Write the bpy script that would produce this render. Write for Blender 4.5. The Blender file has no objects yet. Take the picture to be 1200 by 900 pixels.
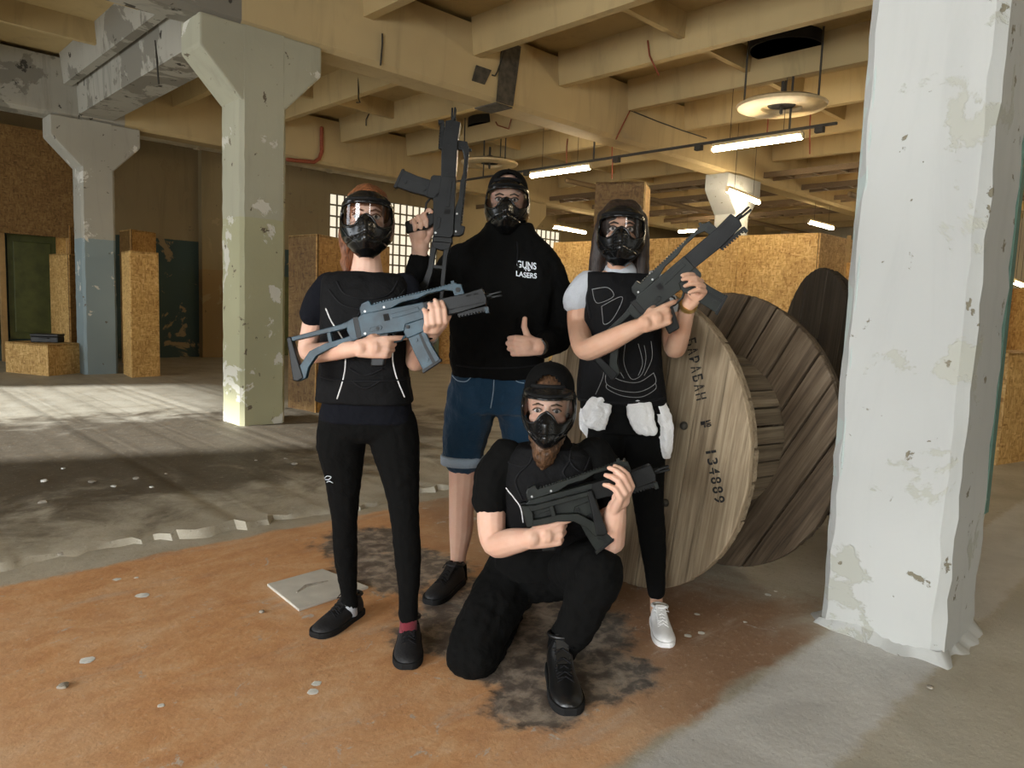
import bpy, bmesh, math, random
from mathutils import Vector, Matrix, Quaternion
from mathutils.bvhtree import BVHTree
random.seed(7)
S = bpy.context.scene
C = S.collection
PI = math.pi

# ------------------------------------------------------------------ camera
F_PX = 851.455                       # focal length in pixels of the 1200 x 900 frame
PITCH, ROLL, YAW = math.radians(5.993), math.radians(2.140), math.radians(45.782)
CAM_H = 1.26
FWD = Vector((math.cos(YAW), math.sin(YAW), 0))
RGT = Vector((math.sin(YAW), -math.cos(YAW), 0))
UP = Vector((0, 0, 1))
cam_d = bpy.data.cameras.new('camera')
cam = bpy.data.objects.new('camera', cam_d)
C.objects.link(cam)
cam_d.sensor_fit = 'HORIZONTAL'
cam_d.sensor_width = 36
cam_d.lens = 36 * F_PX / 1200
cam_d.clip_start = 0.05
_look = FWD * math.cos(PITCH) - UP * math.sin(PITCH)
_upv = UP * math.cos(PITCH) + FWD * math.sin(PITCH)
_r = RGT * math.cos(ROLL) + _upv * -math.sin(ROLL) * -1
_u = _upv * math.cos(ROLL) - RGT * math.sin(ROLL)
AX_X, AX_Y, AX_Z = _r, _u, -_look
cam.matrix_world = Matrix(((AX_X.x, AX_Y.x, AX_Z.x, 0), (AX_X.y, AX_Y.y, AX_Z.y, 0), (AX_X.z, AX_Y.z, AX_Z.z, CAM_H), (0, 0, 0, 1)))
S.camera = cam
CAM_P = Vector((0, 0, CAM_H))

def ray(x, y):
    return AX_X * ((x - 600) / F_PX) - AX_Y * ((y - 450) / F_PX) - AX_Z
def P(x, y, d):
    'photo pixel at the forward distance d (metres along the floor)'
    v = ray(x, y)
    return CAM_P + v * (d / v.dot(FWD))
def FL(x, y, z=0.0):
    'photo pixel on the horizontal plane at height z'
    v = ray(x, y)
    return CAM_P + v * ((z - CAM_H) / v.z)
def ON_Y(x, y, Y):
    v = ray(x, y)
    return CAM_P + v * (Y / v.y)
def ON_X(x, y, X):
    v = ray(x, y)
    return CAM_P + v * (X / v.x)

# ------------------------------------------------------------------ world, sun, window light, exposure
wd = bpy.data.worlds.new('world'); S.world = wd
wd.use_nodes = True
bg = wd.node_tree.nodes['Background']
bg.inputs[0].default_value = (0.72, 0.85, 1.0, 1)
bg.inputs[1].default_value = 1.5
def lamp(name, kind, loc, direction, energy, color, sx=1, sy=1, spread=PI, angle=0.03):
    l = bpy.data.lights.new(name, kind); l.energy = energy; l.color = color
    if kind == 'AREA':
        l.shape = 'RECTANGLE'; l.size = sx; l.size_y = sy; l.spread = spread
    if kind == 'SUN': l.angle = angle
    o = bpy.data.objects.new(name, l); C.objects.link(o)
    o.location = loc
    o.rotation_euler = Vector(direction).to_track_quat('-Z', 'Y').to_euler()
    return o
WX = -5.8                            # the window wall, behind and left of the camera
WIN_W = [(-3.9, -0.9), (0.3, 3.3)]   # its frosted windows (y range)
GATE = (8.3, 13.4)                   # its open gate (y range)
WZ = (0.8, 3.0)
DAY = (0.95, 0.98, 1.0)
for i, (a, b) in enumerate(WIN_W):
    lamp('window_daylight', 'AREA', (WX + 0.12, (a + b) / 2, sum(WZ) / 2), (1, 0, -0.12), 168, DAY, b - a - 0.1, WZ[1] - WZ[0] - 0.1, 2.3)
lamp('window_daylight', 'AREA', (-1.2, -5.85, 2.2), (0, 1, -0.05), 70, DAY, 1.0, 2.4)
lamp('gate_daylight', 'AREA', (WX + 0.1, sum(GATE) / 2, 1.75), (1, 0, -0.15), 150, DAY, GATE[1] - GATE[0], 3.3)
lamp('sun', 'SUN', (-12, 14, 8), (1, -0.30, -0.36), 10.0, (0.97, 0.99, 1.0), angle=0.05)
S.view_settings.view_transform = 'Standard'
S.view_settings.look = 'None'
S.view_settings.gamma = 1
S.view_settings.use_curve_mapping = False
S.view_settings.exposure = 0.42

# ------------------------------------------------------------------ materials
MATS = {}
class NT:
    def __init__(s, name):
        s.m = bpy.data.materials.new(name); s.m.use_nodes = True
        s.t = s.m.node_tree; s.n = s.t.nodes; s.l = s.t.links
        s.b = s.n['Principled BSDF']; s.out = s.n['Material Output']
    def new(s, typ, **kw):
        n = s.n.new(typ)
        for k, v in kw.items(): setattr(n, k, v)
        return n
    def put(s, sock, v):
        if isinstance(v, bpy.types.NodeSocket): s.l.new(v, sock)
        elif isinstance(v, (tuple, list)) and len(v) == 3 and sock.type == 'RGBA': sock.default_value = (*v, 1)
        else: sock.default_value = v
    def coord(s, kind='Object'):
        return s.new('ShaderNodeTexCoord').outputs[kind]
    def mapping(s, vec, scale=(1, 1, 1), loc=(0, 0, 0), rot=(0, 0, 0)):
        n = s.new('ShaderNodeMapping'); s.l.new(vec, n.inputs[0])
        n.inputs['Location'].default_value = loc; n.inputs['Rotation'].default_value = rot; n.inputs['Scale'].default_value = scale
        return n.outputs[0]
    def noise(s, vec, scale, detail=4, rough=0.55, dist=0.0):
        n = s.new('ShaderNodeTexNoise'); s.l.new(vec, n.inputs['Vector'])
        n.inputs['Scale'].default_value = scale; n.inputs['Detail'].default_value = detail
        n.inputs['Roughness'].default_value = rough; n.inputs['Distortion'].default_value = dist
        return n.outputs[0]
    def voro(s, vec, scale, out='Color'):
        n = s.new('ShaderNodeTexVoronoi'); s.l.new(vec, n.inputs['Vector']); n.inputs['Scale'].default_value = scale
        return n.outputs[out]
    def ramp(s, fac, stops, mode='LINEAR'):
        n = s.new('ShaderNodeValToRGB'); s.l.new(fac, n.inputs[0]); e = n.color_ramp.elements
        n.color_ramp.interpolation = mode
        while len(e) < len(stops): e.new(0.5)
        for q, (p, c) in zip(e, stops):
            q.position = p; q.color = (*c, 1) if isinstance(c, (tuple, list)) else (c, c, c, 1)
        return n.outputs[0]
    def mix(s, fac, a, b, mode='MIX'):
        n = s.new('ShaderNodeMix', data_type='RGBA', blend_type=mode)
        s.put(n.inputs[0], fac); s.put(n.inputs[6], a); s.put(n.inputs[7], b)
        return n.outputs[2]
    def math(s, op, a, b=0.0, c=0.0, clamp=False):
        n = s.new('ShaderNodeMath', operation=op, use_clamp=clamp)
        s.put(n.inputs[0], a); s.put(n.inputs[1], b); s.put(n.inputs[2], c)
        return n.outputs[0]
    def step(s, v, lo, hi):
        n = s.new('ShaderNodeMapRange', interpolation_type='SMOOTHSTEP')
        s.put(n.inputs[0], v); n.inputs[1].default_value = lo; n.inputs[2].default_value = hi
        return n.outputs[0]
    def xyz(s, vec):
        n = s.new('ShaderNodeSeparateXYZ'); s.l.new(vec, n.inputs[0]); return n.outputs
    def bump(s, h, strength=0.3, dist=0.01):
        n = s.new('ShaderNodeBump'); s.l.new(h, n.inputs['Height'])
        n.inputs['Strength'].default_value = strength; n.inputs['Distance'].default_value = dist
        s.l.new(n.outputs[0], s.b.inputs['Normal'])
    def done(s, col=None, rough=0.7, metal=0.0, spec=None):
        if col is not None: s.put(s.b.inputs['Base Color'], col)
        s.put(s.b.inputs['Roughness'], rough); s.put(s.b.inputs['Metallic'], metal)
        if spec is not None: s.b.inputs['Specular IOR Level'].default_value = spec
        MATS[s.m.name] = s.m
        return s.m

def plain(name, col, rough=0.6, metal=0.0, var=0.12, scale=30, bump=0.0, spec=None):
    t = NT(name); v = t.coord()
    n = t.noise(v, scale, 3)
    lo = tuple(c * (1 - var) for c in col); hi = tuple(min(1, c * (1 + var)) for c in col)
    c = t.ramp(n, [(0.3, lo), (0.7, hi)])
    if bump: t.bump(n, bump, 0.004)
    return t.done(c, rough, metal, spec)

def glow(name, col, strength):
    t = NT(name); v = t.coord()
    n = t.noise(v, 3, 1)
    t.put(t.b.inputs['Emission Color'], t.ramp(n, [(0.3, tuple(c * 0.96 for c in col)), (0.7, col)]))
    t.b.inputs['Emission Strength'].default_value = strength
    return t.done((0.8, 0.8, 0.8), 0.5)

def fabric(name, col, rough=0.95, weave=900, fold=9, fold_s=0.35, sheen=0.12):
    t = NT(name); v = t.coord()
    big = t.noise(v, fold, 3, 0.5, 0.6)
    fine = t.noise(v, weave * 0.3, 2)
    c = t.mix(t.math('MULTIPLY', fine, 0.5), tuple(k * 0.8 for k in col), tuple(k * 1.25 for k in col))
    h = t.math('ADD', t.math('MULTIPLY', big, 1.0), t.math('MULTIPLY', fine, 0.04))
    t.bump(h, fold_s, 0.03)
    t.b.inputs['Sheen Weight'].default_value = sheen
    t.b.inputs['Sheen Roughness'].default_value = 0.6
    return t.done(c, rough, 0, 0.12)

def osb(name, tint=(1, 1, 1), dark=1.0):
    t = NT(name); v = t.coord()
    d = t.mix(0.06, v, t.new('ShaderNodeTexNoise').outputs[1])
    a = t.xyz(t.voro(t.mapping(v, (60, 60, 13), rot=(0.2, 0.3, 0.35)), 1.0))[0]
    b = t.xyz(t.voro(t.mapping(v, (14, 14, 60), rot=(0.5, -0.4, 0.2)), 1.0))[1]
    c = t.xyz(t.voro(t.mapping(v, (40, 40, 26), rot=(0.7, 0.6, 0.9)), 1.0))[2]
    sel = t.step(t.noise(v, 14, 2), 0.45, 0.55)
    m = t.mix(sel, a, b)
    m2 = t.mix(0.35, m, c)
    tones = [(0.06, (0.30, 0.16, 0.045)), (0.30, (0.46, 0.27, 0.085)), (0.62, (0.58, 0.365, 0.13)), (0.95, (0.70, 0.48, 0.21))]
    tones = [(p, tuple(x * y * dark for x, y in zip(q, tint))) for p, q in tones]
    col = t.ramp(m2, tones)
    blot = t.noise(v, 2.2, 3)
    col = t.mix(t.step(blot, 0.35, 0.7), col, t.mix(1.0, col, (0.86, 0.82, 0.76), 'MULTIPLY'))
    t.bump(m2, 0.25, 0.003)
    return t.done(col, 0.62, 0, 0.35)

def wood(name, tones, axis=2):
    t = NT(name); v = t.coord()
    rnd = t.new('ShaderNodeObjectInfo').outputs['Random']
    off = t.new('ShaderNodeVectorMath', operation='ADD'); t.l.new(v, off.inputs[0])
    cmb = t.new('ShaderNodeCombineXYZ'); sc = t.math('MULTIPLY', rnd, 37.0)
    for k in range(3): t.l.new(sc, cmb.inputs[k])
    t.l.new(cmb.outputs[0], off.inputs[1]); v2 = off.outputs[0]
    s = [26, 26, 26]; s[axis] = 1.6
    grain = t.noise(t.mapping(v2, tuple(s)), 1.0, 6, 0.65, 0.7)
    s = [90, 90, 90]; s[axis] = 2.5
    fine = t.noise(t.mapping(v2, tuple(s)), 1.0, 3, 0.6)
    blot = t.noise(v2, 3.5, 3)
    f = t.math('ADD', t.math('MULTIPLY', grain, 0.62), t.math('MULTIPLY', fine, 0.38))
    col = t.ramp(f, [(0.34, tones[0]), (0.5, tones[1]), (0.68, tones[2])])
    col = t.mix(t.math('MULTIPLY', t.step(blot, 0.45, 0.75), 0.55), col, tones[3])
    kn = t.voro(t.mapping(v2, tuple(3.2 if k != axis else 1.9 for k in range(3))), 1.0, 'Distance')
    col = t.mix(t.math('MULTIPLY', t.step(kn, 0.16, 0.07), 0.8), col, tuple(x * 0.45 for x in tones[0]))
    val = t.math('MULTIPLY_ADD', rnd, 0.35, 0.82)
    hv = t.new('ShaderNodeHueSaturation'); t.l.new(val, hv.inputs['Value']); t.l.new(col, hv.inputs['Color'])
    t.bump(f, 0.5, 0.006)
    return t.done(hv.outputs[0], 0.75, 0, 0.3)

def painted(name, base, under, chips, band=None, band_z=0, chip_t=0.60, chip2_t=0.66, scale=2.2, rough=0.75, streak=0.25):
    'old distemper on concrete: base paint, worn-through patches, small dark chips, an optional lower paint band'
    t = NT(name); v = t.coord(); x = t.xyz(v)
    n1 = t.noise(v, scale, 7, 0.62, 0.4); n2 = t.noise(v, scale * 4.5, 6, 0.6, 0.3); n3 = t.noise(v, 0.7, 3)
    st = t.noise(t.mapping(v, (4.5, 4.5, 0.55)), 1.0, 7, 0.65, 0.8)
    col = t.mix(t.step(n3, 0.3, 0.7), base, tuple(c * 0.86 for c in base))
    col = t.mix(t.math('MULTIPLY', t.step(st, 0.5, 0.72), streak), col, tuple(c * 0.5 for c in base))
    if band:
        edge = t.math('ADD', x[2], t.math('MULTIPLY', n2, 0.03))
        col = t.mix(t.step(edge, band_z + 0.02, band_z + 0.012), col, t.mix(t.step(n3, 0.3, 0.7), band, tuple(c * 0.85 for c in band)))
    col = t.mix(t.step(n1, chip_t, chip_t + 0.02), col, under)
    col = t.mix(t.step(n2, chip2_t, chip2_t + 0.025), col, chips)
    h = t.math('SUBTRACT', t.math('MULTIPLY', t.noise(v, 22, 6, 0.6), 0.25), t.math('ADD', t.math('MULTIPLY', t.step(n1, chip_t, chip_t + 0.03), 0.5), t.step(n2, chip2_t, chip2_t + 0.03)))
    t.bump(h, 0.45, 0.012)
    return t.done(col, rough, 0, 0.25)

# ------------------------------------------------------------------ mesh helpers
class MB:
    def __init__(s): s.v = []; s.f = []
    def add(s, vs, fs):
        o = len(s.v); s.v += [Vector(p) for p in vs]; s.f += [tuple(i + o for i in q) for q in fs]; return s
    def box(s, lo, hi, M=None):
        x0, y0, z0 = lo; x1, y1, z1 = hi
        vs = [Vector(p) for p in ((x0, y0, z0), (x1, y0, z0), (x1, y1, z0), (x0, y1, z0), (x0, y0, z1), (x1, y0, z1), (x1, y1, z1), (x0, y1, z1))]
        if M: vs = [M @ p for p in vs]
        return s.add(vs, [(0, 3, 2, 1), (4, 5, 6, 7), (0, 1, 5, 4), (1, 2, 6, 5), (2, 3, 7, 6), (3, 0, 4, 7)])
    def prism(s, poly, a, b, axis='y', M=None):
        'polygon in the two other axes, extruded from a to b along axis'
        def pt(p, h):
            q = {'x': (h, p[0], p[1]), 'y': (p[0], h, p[1]), 'z': (p[0], p[1], h)}[axis]
            return M @ Vector(q) if M else Vector(q)
        n = len(poly)
        vs = [pt(p, a) for p in poly] + [pt(p, b) for p in poly]
        fs = [tuple(range(n))[::-1], tuple(range(n, 2 * n))] + [(i, (i + 1) % n, n + (i + 1) % n, n + i) for i in range(n)]
        return s.add(vs, fs)
    def rings(s, rs, cap=True, closed=True):
        'list of equal-length point rings'
        n = len(rs[0]); vs = [p for r in rs for p in r]; fs = []
        for k in range(len(rs) - 1):
            for i in range(n if closed else n - 1):
                j = (i + 1) % n
                fs.append((k * n + i, k * n + j, (k + 1) * n + j, (k + 1) * n + i))
        if cap and closed:
            fs.append(tuple(range(n))[::-1]); fs.append(tuple(range((len(rs) - 1) * n, len(rs) * n)))
        return s.add(vs, fs)
    def tube(s, pts, rad, n=10, round_end=True, flat=None):
        'tube along points; rad is a number or a list; flat = (axis vector, factor) squeezes the section'
        pts = [Vector(p) for p in pts]
        if not isinstance(rad, (list, tuple)): rad = [rad] * len(pts)
        T = []
        for i in range(len(pts)):
            a = pts[max(0, i - 1)]; b = pts[min(len(pts) - 1, i + 1)]
            d = b - a
            T.append(d.normalized() if d.length > 1e-9 else Vector((0, 0, 1)))
        if flat: ref = Vector(flat[0])
        else: ref = Vector((0, 0, 1)) if abs(T[0].z) < 0.8 else Vector((1, 0, 0))
        rs = []
        u = (ref - T[0] * ref.dot(T[0])).normalized()
        def ring(p, u, w, r):
            k = flat[1] if flat else 1.0
            return [p + u * (math.cos(2 * PI * i / n) * r * k) + w * (math.sin(2 * PI * i / n) * r) for i in range(n)]
        for i, (p, t, r) in enumerate(zip(pts, T, rad)):
            u = (u - t * u.dot(t))
            u = u.normalized() if u.length > 1e-6 else t.orthogonal().normalized()
            w = t.cross(u)
            if i == 0 and round_end:
                for q in (0.97, 0.7, 0.3): rs.append(ring(p - t * r * q * 0.9, u, w, r * math.sqrt(1 - q * q)))
            rs.append(ring(p, u, w, r))
            if i == len(pts) - 1 and round_end:
                for q in (0.3, 0.7, 0.97): rs.append(ring(p + t * r * q * 0.9, u, w, r * math.sqrt(1 - q * q)))
        return s.rings(rs)
    def lathe(s, prof, n=24, M=None):
        'profile (r, z) turned about z'
        rs = [[(M @ Vector((r * math.cos(2 * PI * i / n), r * math.sin(2 * PI * i / n), z))) if M else Vector((r * math.cos(2 * PI * i / n), r * math.sin(2 * PI * i / n), z)) for i in range(n)] for r, z in prof]
        return s.rings(rs)
    def ball(s, c, r, n=14, M=None):
        rx, ry, rz = r if isinstance(r, (tuple, list)) else (r, r, r)
        rs = []
        for k in range(1, n):
            a = PI * k / n
            rs.append([Vector((rx * math.sin(a) * math.cos(2 * PI * i / n), ry * math.sin(a) * math.sin(2 * PI * i / n), -rz * math.cos(a))) for i in range(n)])
        rs = [[(M @ p if M else p) + Vector(c) for p in q] for q in rs]
        return s.rings(rs)

def smooth_path(pts, k=5):
    'Catmull-Rom through tuples of any length'
    pts = [tuple(p) for p in pts]
    if len(pts) < 3: return [tuple(a + (b - a) * i / k for a, b in zip(pts[0], pts[1])) for i in range(k + 1)]
    out = []
    for i in range(len(pts) - 1):
        p0 = pts[max(0, i - 1)]; p1 = pts[i]; p2 = pts[i + 1]; p3 = pts[min(len(pts) - 1, i + 2)]
        for q in range(k):
            t = q / k
            out.append(tuple(0.5 * (2 * b + (c - a) * t + (2 * a - 5 * b + 4 * c - d) * t * t + (3 * b - a - 3 * c + d) * t ** 3) for a, b, c, d in zip(p0, p1, p2, p3)))
    out.append(pts[-1])
    return out

def fix_normals(me):
    bm = bmesh.new(); bm.from_mesh(me)
    bmesh.ops.recalc_face_normals(bm, faces=bm.faces)
    bm.to_mesh(me); bm.free()

def mesh_of(name, mb, recalc=True):
    me = bpy.data.meshes.new(name)
    me.from_pydata([tuple(p) for p in mb.v], [], mb.f); me.update()
    if recalc: fix_normals(me)
    return me

def obj(name, mb, mat, parent=None, smooth=None, bevel=0, rel=True):
    'ONE mesh object; parts are given in world space and moved into the root frame'
    if isinstance(mb, MB):
        if parent is not None and rel:
            r = parent
            while r.parent: r = r.parent
            L = r.location
            mb.v = [p - L for p in mb.v]
        me = mesh_of(name, mb)
    else: me = mb
    me.materials.clear()
    me.materials.append(MATS[mat] if isinstance(mat, str) else mat)
    if smooth is not None:
        me.polygons.foreach_set('use_smooth', [True] * len(me.polygons))
    o = bpy.data.objects.new(name, me); C.objects.link(o)
    if parent is not None: o.parent = parent
    if smooth is not None and smooth < 3.1:
        bm = bmesh.new(); bm.from_mesh(me)
        for e in bm.edges:
            if len(e.link_faces) == 2 and e.calc_face_angle(0) > smooth: e.smooth = False
        bm.to_mesh(me); bm.free()
    if bevel:
        m = o.modifiers.new('bevel', 'BEVEL'); m.width = bevel; m.segments = 2; m.limit_method = 'ANGLE'; m.angle_limit = 0.6
    return o

def tag(o, label, cat, group=None):
    o['label'] = label; o['category'] = cat
    if group: o['group'] = group
    return o
def thing(name, label, cat, loc=(0, 0, 0), group=None):
    o = bpy.data.objects.new(name, None); C.objects.link(o)
    o.location = loc; o.empty_display_size = 0.1
    return tag(o, label, cat, group)
def struct(name, mb, mat, parent=None, smooth=None, bevel=0):
    o = obj(name, mb, mat, parent, smooth, bevel)
    if parent is None: o['kind'] = 'structure'
    return o

def union(mb, voxel=0.006, smooth=3, disp=None):
    'weld overlapping closed shapes into one continuous skin'
    me = mesh_of('tmp', mb)
    o = bpy.data.objects.new('tmp', me); C.objects.link(o)
    m = o.modifiers.new('r', 'REMESH'); m.mode = 'VOXEL'; m.voxel_size = voxel; m.adaptivity = 0
    if smooth:
        m = o.modifiers.new('s', 'SMOOTH'); m.iterations = smooth; m.factor = 0.5
    for d in (disp or []):
        tx = bpy.data.textures.new('folds', 'CLOUDS'); tx.noise_scale = d[0]; tx.noise_depth = 2
        m = o.modifiers.new('d', 'DISPLACE'); m.texture = tx; m.strength = d[1]; m.mid_level = 0.5; m.texture_coords = 'LOCAL'
    dg = bpy.context.evaluated_depsgraph_get(); dg.update()
    out = bpy.data.meshes.new_from_object(o.evaluated_get(dg))
    bpy.data.objects.remove(o); bpy.data.meshes.remove(me)
    return out
def shift(me, root):
    L = root.location
    me.transform(Matrix.Translation(-L)); return me
def bvh_of(me):
    return BVHTree.FromPolygons([v.co.copy() for v in me.vertices], [tuple(p.vertices) for p in me.polygons])
def cast_px(bvh, x, y, off=0.002):
    'where the pixel ray meets a surface given in world space'
    v = ray(x, y).normalized()
    h = bvh.ray_cast(CAM_P, v)
    return None if h[0] is None else h[0] - v * off

# ------------------------------------------------------------------ material library
osb('osb', (1.1, 1.1, 1.1)); osb('osb_dark', (0.95, 0.84, 0.68), 0.36); osb('osb_warm', (1.05, 0.92, 0.72), 0.85)  # osb_dark: osb with shade put into its colour, for box sides and pillar
painted('column_white', (0.47, 0.475, 0.45), (0.38, 0.38, 0.33), (0.19, 0.17, 0.12), chip_t=0.565, chip2_t=0.655, scale=2.3, streak=0.15)
painted('column_olive', (0.40, 0.385, 0.285), (0.56, 0.54, 0.46), (0.13, 0.105, 0.07), band=(0.40, 0.385, 0.24), band_z=2.02, chip_t=0.60, chip2_t=0.655, scale=1.9)
painted('column_blue', (0.40, 0.38, 0.32), (0.62, 0.60, 0.54), (0.14, 0.12, 0.10), band=(0.25, 0.31, 0.32), band_z=2.05, chip_t=0.62, chip2_t=0.67, scale=2.2)
painted('green_edge', (0.10, 0.17, 0.13), (0.35, 0.40, 0.36), (0.5, 0.52, 0.48), chip_t=0.68, chip2_t=0.72)
painted('bluish_edge', (0.46, 0.52, 0.49), (0.55, 0.55, 0.50), (0.3, 0.28, 0.22), chip_t=0.60, chip2_t=0.68)
painted('ceiling_paint', (0.50, 0.375, 0.185), (0.43, 0.32, 0.165), (0.22, 0.16, 0.09), chip_t=0.68, chip2_t=0.74, scale=0.9, streak=0.35)
painted('beam_paint', (0.52, 0.40, 0.21), (0.44, 0.34, 0.19), (0.20, 0.15, 0.09), chip_t=0.66, chip2_t=0.73, scale=1.1, streak=0.3)
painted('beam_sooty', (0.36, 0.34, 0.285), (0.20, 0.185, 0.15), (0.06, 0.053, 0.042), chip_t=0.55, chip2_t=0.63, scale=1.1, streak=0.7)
painted('wall_paint', (0.31, 0.235, 0.125), (0.27, 0.20, 0.105), (0.20, 0.15, 0.09), band=(0.055, 0.085, 0.075), band_z=2.35, chip_t=0.585, chip2_t=0.66, scale=1.4, streak=0.4)
painted('wall_plain', (0.50, 0.43, 0.29), (0.42, 0.35, 0.22), (0.2, 0.15, 0.1), chip_t=0.64, chip2_t=0.72, scale=0.8, streak=0.4)
painted('pilaster_paint', (0.34, 0.26, 0.135), (0.36, 0.27, 0.14), (0.16, 0.11, 0.06), band=(0.33, 0.22, 0.10), band_z=1.8, chip_t=0.6, chip2_t=0.68, scale=2.0)
plain('door_green', (0.085, 0.092, 0.022), 0.5, var=0.25, scale=6)
plain('teal_paint', (0.05, 0.14, 0.13), 0.6, var=0.3, scale=5)
plain('pine', (0.45, 0.27, 0.10), 0.6, scale=15)
plain('tape_black', (0.06, 0.05, 0.035), 0.8, var=0.5, scale=14)
plain('tray_brown', (0.16, 0.105, 0.05), 0.7)
plain('iron', (0.05, 0.045, 0.035), 0.6, 0.3)
plain('rust_red', (0.26, 0.06, 0.025), 0.6)
plain('duct_paint', (0.50, 0.42, 0.27), 0.65, var=0.25, scale=4)
plain('disc_paint', (0.60, 0.47, 0.26), 0.5, var=0.15, scale=8)
plain('soot', (0.015, 0.013, 0.01), 0.95)
plain('black_plastic', (0.015, 0.015, 0.015), 0.4)
plain('window_bar', (0.20, 0.17, 0.12), 0.7)
plain('tile_ceramic', (0.55, 0.53, 0.47), 0.5, var=0.12, scale=9, bump=0.2)
plain('flake', (0.70, 0.70, 0.66), 0.8, var=0.15)
plain('stone', (0.30, 0.27, 0.22), 0.9, var=0.3, scale=60)
glow('tube_light', (1.0, 0.84, 0.58), 60)
glow('window_glass', (1.0, 0.90, 0.68), 0.62)
glow('frosted_glass', (0.88, 0.95, 1.0), 2.5)
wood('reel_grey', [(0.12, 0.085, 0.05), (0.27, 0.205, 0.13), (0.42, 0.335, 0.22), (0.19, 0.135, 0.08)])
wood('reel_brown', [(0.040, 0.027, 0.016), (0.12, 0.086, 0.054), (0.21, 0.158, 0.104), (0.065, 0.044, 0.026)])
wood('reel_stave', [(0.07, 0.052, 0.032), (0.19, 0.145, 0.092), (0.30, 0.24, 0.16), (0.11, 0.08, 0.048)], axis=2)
wood('reel_dark', [(0.016, 0.012, 0.008), (0.04, 0.030, 0.02), (0.075, 0.058, 0.04), (0.03, 0.02, 0.013)])

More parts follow.
